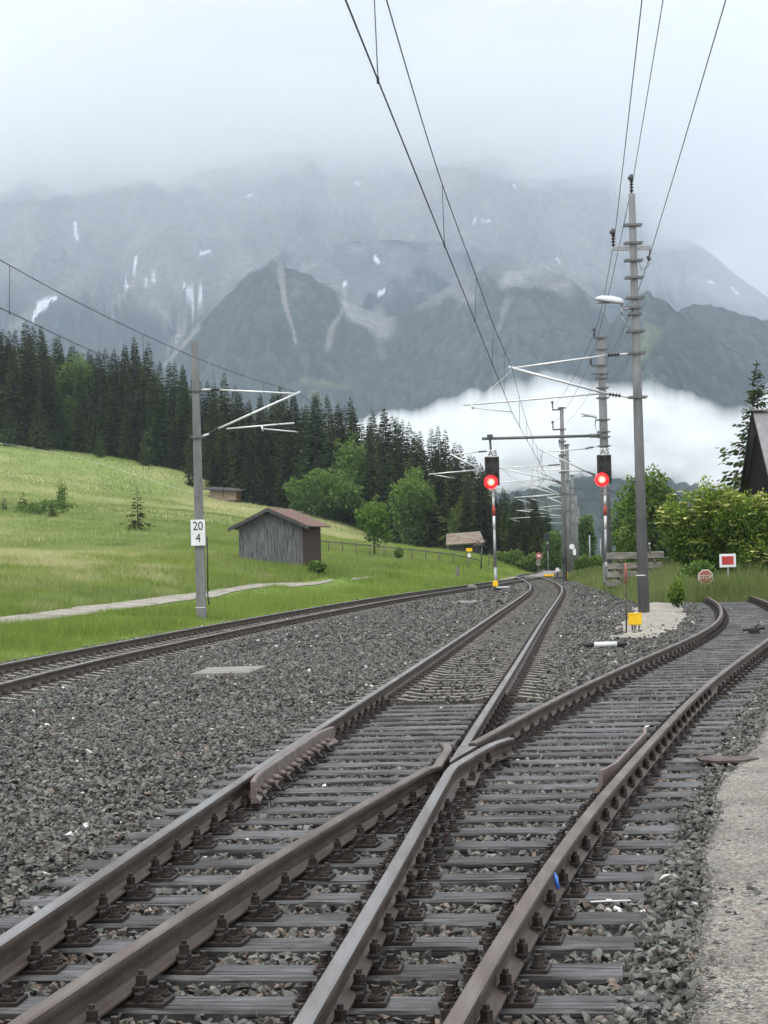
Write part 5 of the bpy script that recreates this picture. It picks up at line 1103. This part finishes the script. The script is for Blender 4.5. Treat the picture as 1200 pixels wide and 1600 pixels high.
leafy('shrub', 'low shrub hugging the ground in the high meadow beneath the spruces', 'shrub', 70, 783, 797, 90, 196, 1800, .2, 10, z0=.0, nb=8)
leafy('shrub', 'dark leafy weeds at the brown corner of the hay shed', 'shrub', 494, 878, 894, 26, 112, 900, .16, 11, z0=.0, nb=6, zb=float(G(np.array([-3.8]), np.array([112.]))[0]))
for i, (x, ty, by, w, Y, lab) in enumerate([(795, 862, 890, 40, 190, 'low light green shrub at the forest foot behind the yellow-footed signal'), (830, 868, 893, 36, 178, 'low light green shrub at the forest foot beside the round sign'), (862, 832, 889, 34, 192, 'fresh green tree behind the distant unlit signal'), (773, 870, 890, 26, 200, 'small shrub at the forest foot beside the warning cross')]):
    leafy('shrub', lab, 'shrub', x, ty, by, w, Y, 1600, .26, 30+i, z0=.0, nb=7)
# right-hand side of the line
leafy('broadleaf_tree', 'dark green tree rising between the tallest mast and the elder bush', 'tree', 1022, 744, 905, 84, 112, 8000, .22, 21, z0=.02, nb=16, trunk=.3)
leafy('broadleaf_tree', 'dark green tree top behind the tallest mast, half hidden by the mast', 'tree', 990, 770, 905, 60, 122, 5000, .22, 22, z0=.02, nb=12, trunk=.3)
leafy('elder_bush', 'broad elder bush covered with cream flower heads beside the tallest mast', 'bush', 1098, 766, 916, 116, 80, 19000, .115, 23, 'leafy', z0=.0, nb=18, trunk=.25, flowers=330)
leafy('elder_bush', 'yellow-green flowering bush in front of the corrugated roof', 'bush', 1185, 776, 918, 110, 78, 17000, .115, 24, 'leafy', z0=.0, nb=16, trunk=.25, flowers=200)
leafy('shrub', 'shrub with golden flower spikes behind the timber stack', 'shrub', 975, 828, 905, 22, 118, 1500, .16, 25, 'leafy', z0=.0, nb=7, flowers=50)
leafy('shrub', 'green shrub behind the timber stack beside the golden one', 'shrub', 1000, 838, 910, 52, 116, 2600, .2, 26, z0=.0, nb=9)
leafy('broadleaf_tree', 'tall round green tree behind the clipped hedge, far down the line', 'tree', 917, 808, 888, 24, 235, 2600, .36, 27, z0=.05, nb=10, trunk=.4)
leafy('shrub', 'clipped dark hedge cone beside the masts', 'hedge', 912, 870, 906, 24, 140, 3500, .13, 28, z0=.0, nb=10, hollow=.8)
leafy('shrub', 'low dark hedge between the clipped cone and the timber stack', 'hedge', 934, 870, 906, 26, 142, 3000, .14, 29, z0=.0, nb=10, hollow=.8)
leafy('shrub', 'small leafy weed clump at the end of the siding before the stop sign', 'shrub', 1058, 905, 942, 24, 62, 900, .09, 31, 'leafy', z0=.0, nb=6)
leafy('shrub', 'tall weeds beside the dark buffer board post', 'shrub', 1085, 880, 925, 60, 74, 2600, .12, 32, z0=.0, nb=9)
RS = spruce_meshes(11, 555, 3.5, gap=.26, nb=12, ns=22, low=.05, size=.95, sparse=.08, hang=.9)
X = at(1191, 890, 97).x; z = g1(X, 97); hh = at(1188, 566, 97).z-z; plant('spruce', 'open-branched spruce rising behind the corrugated roof', 'spruce', RS, (X, 97, z), .6, (hh/11, hh/11, hh/11))
leafy('broadleaf_tree', 'dark treetop low behind the elder bush', 'tree', 1120, 790, 905, 70, 105, 3000, .22, 33, z0=.05, nb=9)
t = thing('grey_pole', 'slim pale pole standing far behind the clipped hedge', 'pole', tuple(at(922, 885, 220))); MB().tube(at(922, 887, 220), at(921, 836, 220), .09, .07, 8).build('pole', MT['galv'], t)
t = thing('grey_pole', 'slim pale pole far behind the timber stack with wires', 'pole', tuple(at(940, 885, 230))); MB().tube(at(938.5, 887, 230), at(938, 842, 230), .09, .07, 8).build('pole', MT['galv'], t)
# ------------------------------------------------------------------ grasses
def blades(name, X, Y, Z, h, w, rnd, mat, kind_label):
    n = len(X); a = RNG.uniform(0, np.pi, n); lean = RNG.normal(0, .32, (n, 2))*h[:, None]; dx = np.cos(a)*w*.5; dy = np.sin(a)*w*.5
    V = np.stack([np.stack([X-dx, Y-dy, Z], -1), np.stack([X+dx, Y+dy, Z], -1), np.stack([X+lean[:, 0], Y+lean[:, 1], Z+h], -1)], 1)
    o = link_mesh(name, np_mesh(name, V.reshape(-1, 3), np.arange(3*n), np.arange(n)*3, attr=rnd), MT[mat]); prop(o, kind_label, 'grass', None, 'stuff')
def bare(X, Y):
    m = np.zeros(len(X))
    for (sx, sy, sr) in ((95, 918, 2.2), (40, 925, 2.), (285, 905, 1.7), (400, 896, 2.)):
        p = ray_ground(sx, sy); m = np.maximum(m, np.exp(-(((X-p.x)/(sr*1.1))**2+((Y-p.y)/(sr*1.4))**2)))
    return RNG.random(len(X)) < m*1.1*sstep(.35, .55, fbm(X*.5, Y*.5, 3, 33))
def on_path(X, Y):
    """(bare, trodden): on the path itself, and in the short grass between path and track"""
    m = np.zeros(len(X), bool); k = np.zeros(len(X)); xs = np.array([(a.x+b.x)/2 for a, b in zip(PATH_L, PATH_R)]); ys = np.array([(a.y+b.y)/2 for a, b in zip(PATH_L, PATH_R)])
    for i in range(len(xs)-1):
        p = np.array([xs[i], ys[i]]); d = np.array([xs[i+1], ys[i+1]])-p; a, b = PATH_L[i], PATH_R[i]; L = math.hypot(*d); hw = abs((b.x-a.x)*d[1]-(b.y-a.y)*d[0])/L/2
        t = np.clip(((X-p[0])*d[0]+(Y-p[1])*d[1])/(d@d), 0, 1); q = np.hypot(X-p[0]-t*d[0], Y-p[1]-t*d[1]); side = ((X-p[0])*d[1]-(Y-p[1])*d[0])/L
        m |= q < hw*(.85+.3*RNG.random(len(X))); k = np.maximum(k, np.where(side > 0, 1-sstep(hw, hw+3.2, q), 0))
    return m, k
# fresh verge and bank beside the track
n = 450000; Y = 24*np.exp(RNG.random(n)*math.log(200/24)); X = XL(np.minimum(Y, 188))-1.75-RNG.random(n)**1.25*(9+Y*.115)
mp_, kp_ = on_path(X, Y); ok = (X > -.23*Y-2) & ~mp_ & ~bare(X, Y); X, Y, kp_ = X[ok], Y[ok], kp_[ok]; d = left_d(X, Y); cl = fbm(X*.55, Y*.4, 3, 41)
h = (.10+.32*sstep(.35, .7, cl))*sstep(-.1, 1.4, d)*RNG.uniform(.6, 1.3, len(X))*(1-.72*kp_)+.035; w = np.maximum(.010, Y*.00027)*RNG.uniform(.7, 1.4, len(X))
rnd = np.clip(.12+.62*RNG.random(len(X))*1.0+.5*(fbm(X*.3, Y*.2, 3, 43)-.5), 0, .96); rnd[RNG.random(len(X)) < .006*sstep(.45, .6, fbm(X*.2, Y*.15, 3, 44))] = 1
blades('verge_grass', X, Y, G(X, Y)-.02, h, w, rnd, 'verge', 'fresh green grass along the track and the meadow path')
# hay meadow
n = 560000; Y = 60*np.exp(RNG.random(n)*math.log(345/60)); X = RNG.uniform(-.30, .085, n)*Y
d = left_d(X, np.minimum(Y, 400)); mp_, kp_ = on_path(X, Y); ok = (d > 4+Y*.02) & ~mp_ & (kp_ < .3) & ~bare(X, Y) & (Y < np.interp(600+X/Y*F, edge_x, edge_Y)+12); X, Y = X[ok], Y[ok]
cl = fbm(X*.05, Y*.04, 4, 31); c2_ = fbm(X*.35, Y*.25, 3, 51); h = (.16+.26*c2_)*RNG.uniform(.6, 1.35, len(X)); w = np.maximum(.02, Y*.00030)*RNG.uniform(.7, 1.3, len(X))
rnd = np.clip(.18+.42*RNG.random(len(X))+.75*(cl-.5)+.5*(c2_-.5)+.22*sstep(.5, .62, cl), 0, .985); rnd[RNG.random(len(X)) < .003] = 1
blades('meadow_grass', X, Y, G(X, Y)-.03, h, w, rnd, 'grass', 'tall hay meadow grass with pale seed heads on the slope')
# rank grass beyond the siding
n = 260000; Y = 62+RNG.random(n)**1.4*75; X = 8.5+RNG.random(n)*(.24*Y-7); g = grass_r(X, Y); ok = (g > -.25) & (X < .235*Y); X, Y, g = X[ok], Y[ok], g[ok]
cl = fbm(X*.5, Y*.3, 3, 61); h = (.16+1.25*cl**2*sstep(-.3, 1.6, g)+.14)*RNG.uniform(.45, 1.3, len(X)); w = np.maximum(.012, Y*.00026)*RNG.uniform(.7, 1.3, len(X))
rnd = np.clip(.25+.5*RNG.random(len(X))+.5*(fbm(X*.25, Y*.2, 3, 63)-.5), 0, .98)
rnd[RNG.random(len(X)) < .25] *= .4
blades('rank_grass', X, Y, G(X, Y)-.02, h, w, rnd, 'rank', 'rank tall grass and weeds beyond the end of the siding')
# ------------------------------------------------------------------ mountains
def prof(L): # pixel skyline -> slope angle over bearing
    P = np.array([uv(x, y) for x, y in L]); return P[:, 0]/F, -P[:, 1]/F
RG = [ # skyline, distance, front slope, rough amplitude, forest top angle
 ([(-300,120),(-100,120),(300,110),(700,120),(940,150),(978,215),(1000,270),(1016,325),(1040,385),(1075,440),(1110,600),(1300,900)], 7000, .55, 110),
 ([(880,560),(1000,400),(1038,366),(1075,373),(1110,396),(1150,430),(1200,466),(1350,520)], 7500, .40, 90),
 ([(-300,640),(100,615),(230,585),(280,545),(330,490),(380,440),(425,413),(480,430),(540,470),(600,498),(640,486),(700,448),(750,424),(800,410),(850,418),(890,436),(930,470),(960,520),(1000,580),(1100,690),(1350,800)], 3700, .46, 34),
 ([(500,900),(850,740),(920,600),(955,510),(985,472),(1010,462),(1045,478),(1080,505),(1120,531),(1160,560),(1200,600),(1350,680)], 2850, .36, 22),
 ([(980,600),(1050,492),(1080,478),(1110,480),(1150,491),(1200,504),(1350,530)], 3500, .36, 24),
 ([(-300,740),(300,740),(560,755),(700,765),(800,752),(900,735),(1000,738),(1100,748),(1350,760)], 2150, .10, 12),
 ([(-300,640),(250,560),(330,482),(390,425),(440,392),(510,378),(600,372),(680,378),(740,384),(800,398),(860,430),(950,520),(1000,600),(1350,900)], 5000, .46, 70)]
YR_ = np.concatenate([np.geomspace(950, 2300, 80)[:-1], np.linspace(2300, 3850, 170)[:-1], np.linspace(3850, 5200, 50)[:-1], np.linspace(5200, 7120, 340)[:-1], np.linspace(7120, 7650, 50)[:-1], np.linspace(7650, 10100, 12)]); nc, nr = 760, len(YR_); S_ = np.linspace(-.285, .285, nc)[None]; YS_ = YR_[:, None]
Sx = np.repeat(S_, nr, 0); Yy = np.repeat(YS_, nc, 1); Xx = Sx*Yy; best = np.full(Sx.shape, -60.); who = np.full(Sx.shape, 5)
warp = (fbm(Xx*.004, Yy*.004, 4, 71)-.5)
for i, (L, Dd, g_, amp) in enumerate(RG):
    a, e_ = prof(L); T = np.interp(Sx, a, e_)*Dd+H; rid = 1-np.abs(2*fbm(Xx*.0035+warp*1.5, Yy*.0012, 5, 80+i)-1); gul = 1-np.abs(2*vnoise(Xx*.011+warp*5, Yy*.0011, 90+i)-1)
    dist_ = Dd-Yy; k = np.clip(np.abs(dist_)/500, 0, 1)
    hgt = T-np.where(dist_ > 0, g_*dist_*(1+.35*warp), -1.1*dist_)+amp*k*((rid-.6)*1.3+(gul-.5)*.7)
    w = hgt > best; best = np.where(w, hgt, best); who = np.where(w, i, who)
tr = vnoise(Xx*.11, Yy*.06, 5)*.6+vnoise(Xx*.21, Yy*.1, 6)*.4
PXx, PYy = pix(Xx, Yy, best)
rock = np.array([.185, .18, .178]); forest = np.array([.021, .029, .027]); scree = np.array([.33, .30, .27]); snow = np.array([.85, .87, .9]); mead = np.array([.15, .18, .07])
n1_ = fbm(Xx*.006, Yy*.003, 5, 101); n2_ = fbm(Xx*.02, Yy*.006, 4, 103)
fline = np.where(who == 6, 462+150*(n2_-.5)*2, np.where(who == 0, 470+40*(n1_-.5)*4, np.where(who == 1, 520., np.where(who == 2, 432+100*(n2_-.5)*2+36*sstep(430, 520, PXx)*(1-sstep(700, 780, PXx)), 300.))))
fw = sstep(-35, 35, PYy-fline+260*(n1_-.5))[..., None]
def seg_mask(pts, w0, w1, soft=.5):
    m = np.zeros(Sx.shape); P = np.array(pts, float); n = len(P)-1; wob = (n2_-.5)*9
    for i in range(n):
        p, d = P[i], P[i+1]-P[i]; t = np.clip(((PXx-p[0])*d[0]+(PYy-p[1])*d[1])/(d@d), 0, 1); q = np.hypot(PXx+wob-p[0]-t*d[0], PYy-p[1]-t*d[1]); f = (i+t)/n; w_ = (w0*(1-f)+w1*f)*.5
        m = np.maximum(m, 1-sstep(w_*soft, w_*1.5, q))
    return m[..., None]
streak = sstep(.46, .70, .6*fbm(Xx*.012+warp*5, Yy*.004+best*.004, 5, 111)+.4*fbm(Xx*.03+best*.012, best*.02, 3, 113))[..., None]
rk = rock*(.75+.6*n2_[..., None])*(1-.5*streak)+scree*.5*streak
rk = np.where(((who == 2) | (who == 6))[..., None], np.array([.125, .125, .127])*(.55+.9*n2_[..., None])*(1+.5*streak), rk)
best = best+tr**1.3*np.where(fw[..., 0] > .5, 11, 5)
c = rk*(1-fw)+forest*(.15+2.6*tr[..., None]**1.6*(.2+1.5*n1_[..., None]))*fw
for pts, a_, b_, op in ([(437,425),(443,460),(450,500),(463,545)],12,3,.8), ([(420,300),(437,425)],4,10,.3), ([(536,440),(541,480),(520,512),(512,548)],4,10,.75), ([(245,482),(268,500),(285,520),(275,545)],26,6,.7), ([(335,455),(300,500),(262,548)],9,6,.8), ([(312,515),(285,545),(258,575)],8,5,.7), ([(158,492),(195,455),(215,440),(242,440)],6,10,.75), ([(600,500),(592,535),(598,560)],10,14,.3), ([(740,400),(760,450)],8,8,.3), ([(795,470),(780,520)],12,6,.3), ([(1060,430),(1120,455),(1220,500)],14,22,.55), ([(850,455),(905,440),(930,480)],8,16,.35), ([(20,520),(60,480)],14,14,.5):
    mk = seg_mask(pts, a_, b_)*op*np.where(who == 2, .62, .9)[..., None]; mk = np.where((who != 5)[..., None], mk, 0); c = c*(1-mk)+scree*(.8+.5*n2_[..., None])*mk
for pts, a_, b_ in ([(277,444),(286,443),(300,460),(320,467)],5,4), ([(318,469),(301,483)],4,2), ([(25,480),(60,478),(84,468)],3,8), ([(52,496),(70,476)],4,10), ([(228,437),(240,440)],4,3), ([(196,447),(200,450)],4,3), ([(584,405),(590,412)],6,5), ([(589,465),(598,458)],5,5), ([(211,420),(214,400)],4,3), ([(310,399),(325,394)],3,4), ([(540,446),(543,447)],4,3), ([(1108,441),(1116,444)],4,3), ([(1146,450),(1154,460)],4,4), ([(740,345),(765,345)],3,3), ([(119,350),(120,375)],4,3), ([(384,310),(395,304)],2,3), ([(555,285),(558,289)],4,3), ([(870,405),(876,412)],3,3), ([(802,290),(805,294)],4,3):
    mk = seg_mask(pts, a_, b_, .8); mk = np.where(((who < 3) | (who == 6))[..., None], mk, 0); c = c*(1-mk)+snow*mk
for pts, a_, b_ in ([(478,598),(505,603),(540,608)],14,10), ([(490,620),(500,630)],16,12), ([(1020,525),(1000,560)],26,20):
    mk = seg_mask(pts, a_, b_, .6)*.4; c = c*(1-mk)+mead*(.6+.6*tr[..., None])*mk
mk = np.where(who == 5, sstep(-.1, .3, fbm(Xx*.008, Yy*.004, 3, 121)-.62), 0)[..., None]; c = c*(1-mk)+mead*.7*mk
c = np.concatenate([c, np.ones_like(c[..., :1])], -1)
m, nt, b = new_mat('mountain_side'); a = nt.nodes.new('ShaderNodeAttribute'); a.attribute_name = 'tint'; v = coords(nt); n = noise(nt, v, .06, 8, .75); r = ramp(nt, [(.5,.5,.5),(1.45,1.45,1.45)], [.3,.7]); nt.links.new(n.outputs['Fac'], r.inputs[0])
mx = nt.nodes.new('ShaderNodeMixRGB'); mx.blend_type = 'MULTIPLY'; mx.inputs[0].default_value = 1; nt.links.new(a.outputs['Color'], mx.inputs[1]); nt.links.new(r.outputs[0], mx.inputs[2]); nt.links.new(mx.outputs[0], b.inputs['Base Color']); b.inputs['Roughness'].default_value = 1; b.inputs['Specular IOR Level'].default_value = 0
ff, st = grid_faces(nr, nc); o = link_mesh('mountains', np_mesh('mountains', np.stack([Xx, Yy, best], -1).reshape(-1, 3), ff, st, smooth=True, color=c.reshape(-1, 4)), m); prop(o, kind='structure')
# ------------------------------------------------------------------ air: haze, the fog bank in the valley, cloud hanging on the massif
def vol_mat(name, col, dens, aniso=0.):
    m = bpy.data.materials.new(name); m.use_nodes = True; nt = m.node_tree; nt.nodes.clear(); out = nt.nodes.new('ShaderNodeOutputMaterial'); p = nt.nodes.new('ShaderNodeVolumePrincipled')
    p.inputs['Color'].default_value = (*col, 1); p.inputs['Density'].default_value = dens; p.inputs['Anisotropy'].default_value = aniso; nt.links.new(p.outputs[0], out.inputs['Volume']); m.cycles.homogeneous_volume = True; return m
HAZE_TOP = float(best.max())+60
o = MB().box((0, 5000, (HAZE_TOP-130)/2), (8600, 10800, HAZE_TOP+130)).build('haze', vol_mat('haze_air', (.71, .835, 1.), 1.0e-4)); prop(o, 'thin bluish mountain haze', 'haze', None, 'stuff')
def lens_cloud(name, label, bottom, top, Dc, thick, dens, col, nzs, ampx, cols=260, rows=26, seed=1):
    sx = np.linspace(bottom[0][0], bottom[-1][0], cols); fb = np.interp(sx, [p[0] for p in bottom], [p[1] for p in bottom]); ft = np.interp(sx, [p[0] for p in top], [p[1] for p in top])
    ft = ft+ampx*(fbm(sx*nzs, sx*0+seed, 5, seed)-.5)*2; t = np.linspace(0, 1, rows)[:, None]
    py = fb[None]*(1-t)+ft[None]*t; px_ = np.repeat(sx[None], rows, 0)
    endf = np.clip(np.minimum(sx-sx[0], sx[-1]-sx)/90, 0, 1)**.5
    th = thick*(np.clip(t/.22, 0, 1)**.8*(1-t)**1.05*1.3)*endf[None]*(.35+1.3*fbm(px_*.012+py*.01, py*.03-px_*.006, 4, seed+3))
    u_ = (px_-600)*CR-(py-800)*SR; v_ = (px_-600)*SR+(py-800)*CR-VH
    out = []
    for sgn in (-1, 1):
        Yc = Dc+sgn*th*.5; out.append(np.stack([u_*Yc/F, Yc, H-v_*Yc/F], -1))
    ff, st = grid_faces(rows, cols); n_ = rows*cols; ff2 = ff.reshape(-1, 4)[:, ::-1].reshape(-1)+n_
    edge = list(range(cols))+[r_*cols+cols-1 for r_ in range(1, rows)]+[(rows-1)*cols+k_ for k_ in range(cols-2, -1, -1)]+[r_*cols for r_ in range(rows-2, 0, -1)]
    q = []
    for a_, b_ in zip(edge, edge[1:]+edge[:1]): q += [b_, a_, a_+n_, b_+n_]
    F_ = np.concatenate([ff, ff2, q]); me = np_mesh(name, np.concatenate([o_.reshape(-1, 3) for o_ in out]), F_, np.arange(len(F_)//4)*4)
    o = link_mesh(name, me, vol_mat(name+'_air', col, dens)); prop(o, label, 'fog', None, 'stuff'); return o
lens_cloud('fog_bank', 'white fog bank lying in the valley before the mountains', [(440, 690), (600, 770), (760, 800), (900, 808), (1060, 808), (1330, 815)],
           [(440, 668), (560, 652), (620, 640), (680, 626), (740, 610), (800, 592), (850, 580), (893, 576), (912, 592), (950, 590), (1010, 586), (1035, 595), (1060, 603), (1090, 611), (1110, 622), (1150, 640), (1172, 628), (1200, 600), (1330, 560)], 1950, 270, .034, (.945, .955, .96), .045, 12)
# cloud with an uneven underside, resting on the massif
nx_, ny_ = 110, 100; gx = np.linspace(-3300, 3300, nx_)[None]; gy = np.linspace(3300, 9700, ny_)[:, None]; GX = np.repeat(gx, ny_, 0); GY = np.repeat(gy, nx_, 1)
bot = 1040+150*np.exp(-((GX-100)/650)**2)+70*sstep(300, 1000, GX)+330*(fbm(GX*.0011, GY*.0008, 4, 131)-.5)+110*(fbm(GX*.005, GY*.003, 3, 133)-.5); topz = bot+560
ff, st = grid_faces(ny_, nx_); n_ = nx_*ny_; ff2 = ff.reshape(-1, 4)[:, ::-1].reshape(-1)
edge = list(range(nx_))+[r_*nx_+nx_-1 for r_ in range(1, ny_)]+[(ny_-1)*nx_+k_ for k_ in range(nx_-2, -1, -1)]+[r_*nx_ for r_ in range(ny_-2, 0, -1)]
q = []
for a_, b_ in zip(edge, edge[1:]+edge[:1]): q += [a_, b_, b_+n_, a_+n_]
F_ = np.concatenate([ff2, ff+n_, q]); o = link_mesh('cloud', np_mesh('cloud', np.concatenate([np.stack([GX, GY, bot], -1).reshape(-1, 3), np.stack([GX, GY, topz], -1).reshape(-1, 3)]), F_, np.arange(len(F_)//4)*4), vol_mat('cloud_air', (.99, .995, 1.), 1/420.)); prop(o, 'pale cloud hiding the mountain tops', 'cloud', None, 'stuff')
low_ = bot-330-60*(fbm(GX*.002, GY*.0012, 3, 141)-.5); o = link_mesh('mist', np_mesh('mist', np.concatenate([np.stack([GX, GY, low_], -1).reshape(-1, 3), np.stack([GX, GY, bot+260], -1).reshape(-1, 3)]), F_, np.arange(len(F_)//4)*4), vol_mat('mist_air', (.98, .99, 1.), 1/4200.)); prop(o, 'thin mist below the cloud on the mountain face', 'mist', None, 'stuff')
# ------------------------------------------------------------------ light, sky, camera
SUN_EL, SUN_AZ = math.radians(52), math.radians(215)
w = bpy.data.worlds.new('World'); SC.world = w; w.use_nodes = True; nt = w.node_tree; bg = nt.nodes['Background']
sky = nt.nodes.new('ShaderNodeTexSky'); sky.sky_type = 'NISHITA'; sky.sun_disc = False; sky.sun_elevation = SUN_EL; sky.sun_rotation = SUN_AZ
tc = nt.nodes.new('ShaderNodeTexCoord'); mp = nt.nodes.new('ShaderNodeMapping'); mp.inputs['Scale'].default_value = (1.2, 1.2, 3.2); nt.links.new(tc.outputs['Generated'], mp.inputs[0])
n = noise(nt, mp.outputs[0], 2.6, 5, .5); r = ramp(nt, [(6.5,6.55,6.6),(7.8,7.8,7.8),(9.4,9.35,9.3)], [.3,.5,.72]); nt.links.new(n.outputs['Fac'], r.inputs[0])
mx = nt.nodes.new('ShaderNodeMixRGB'); mx.inputs[0].default_value = .955; nt.links.new(sky.outputs[0], mx.inputs[1]); nt.links.new(r.outputs[0], mx.inputs[2]); sx = nt.nodes.new('ShaderNodeSeparateXYZ'); nt.links.new(tc.outputs['Generated'], sx.inputs[0]); mz = nt.nodes.new('ShaderNodeMapRange'); nt.links.new(sx.outputs['Z'], mz.inputs[0]); mz.inputs['To Min'].default_value = .80; mz.inputs['To Max'].default_value = 1.75
vm = nt.nodes.new('ShaderNodeVectorMath'); vm.operation = 'SCALE'; nt.links.new(mx.outputs[0], vm.inputs[0]); nt.links.new(mz.outputs[0], vm.inputs['Scale']); nt.links.new(vm.outputs[0], bg.inputs['Color']); bg.inputs['Strength'].default_value = .105
sd = bpy.data.lights.new('sun', 'SUN'); sd.energy = 1.0; sd.angle = math.radians(20); sd.color = (1, .97, .93); so = bpy.data.objects.new('sun', sd); COL.objects.link(so)
sv = Vector((math.sin(SUN_AZ)*math.cos(SUN_EL), math.cos(SUN_AZ)*math.cos(SUN_EL), math.sin(SUN_EL))); so.rotation_euler = sv.to_track_quat('Z', 'Y').to_euler()
cd = bpy.data.cameras.new('camera'); cam = bpy.data.objects.new('camera', cd); COL.objects.link(cam); SC.camera = cam
cd.sensor_fit = 'HORIZONTAL'; cd.sensor_width = 36; cd.lens = 36*F/1200; cd.shift_x = -SR*VH/1200; cd.shift_y = CR*VH/1200; cd.clip_start = .1; cd.clip_end = 20000
cam.matrix_world = Matrix.Translation((0, 0, H)) @ Matrix.Rotation(math.pi/2, 4, 'X') @ Matrix.Rotation(-R, 4, 'Z')
vs = SC.view_settings; vs.view_transform = 'Standard'; vs.look = 'None'; vs.gamma = 1; vs.exposure = .68
cy = SC.cycles; cy.max_bounces = 20; cy.diffuse_bounces = 3; cy.glossy_bounces = 2; cy.transmission_bounces = 3; cy.transparent_max_bounces = 6; cy.volume_bounces = 16; cy.sample_clamp_indirect = 4
cy.use_denoising = True; cy.volume_step_rate = 1
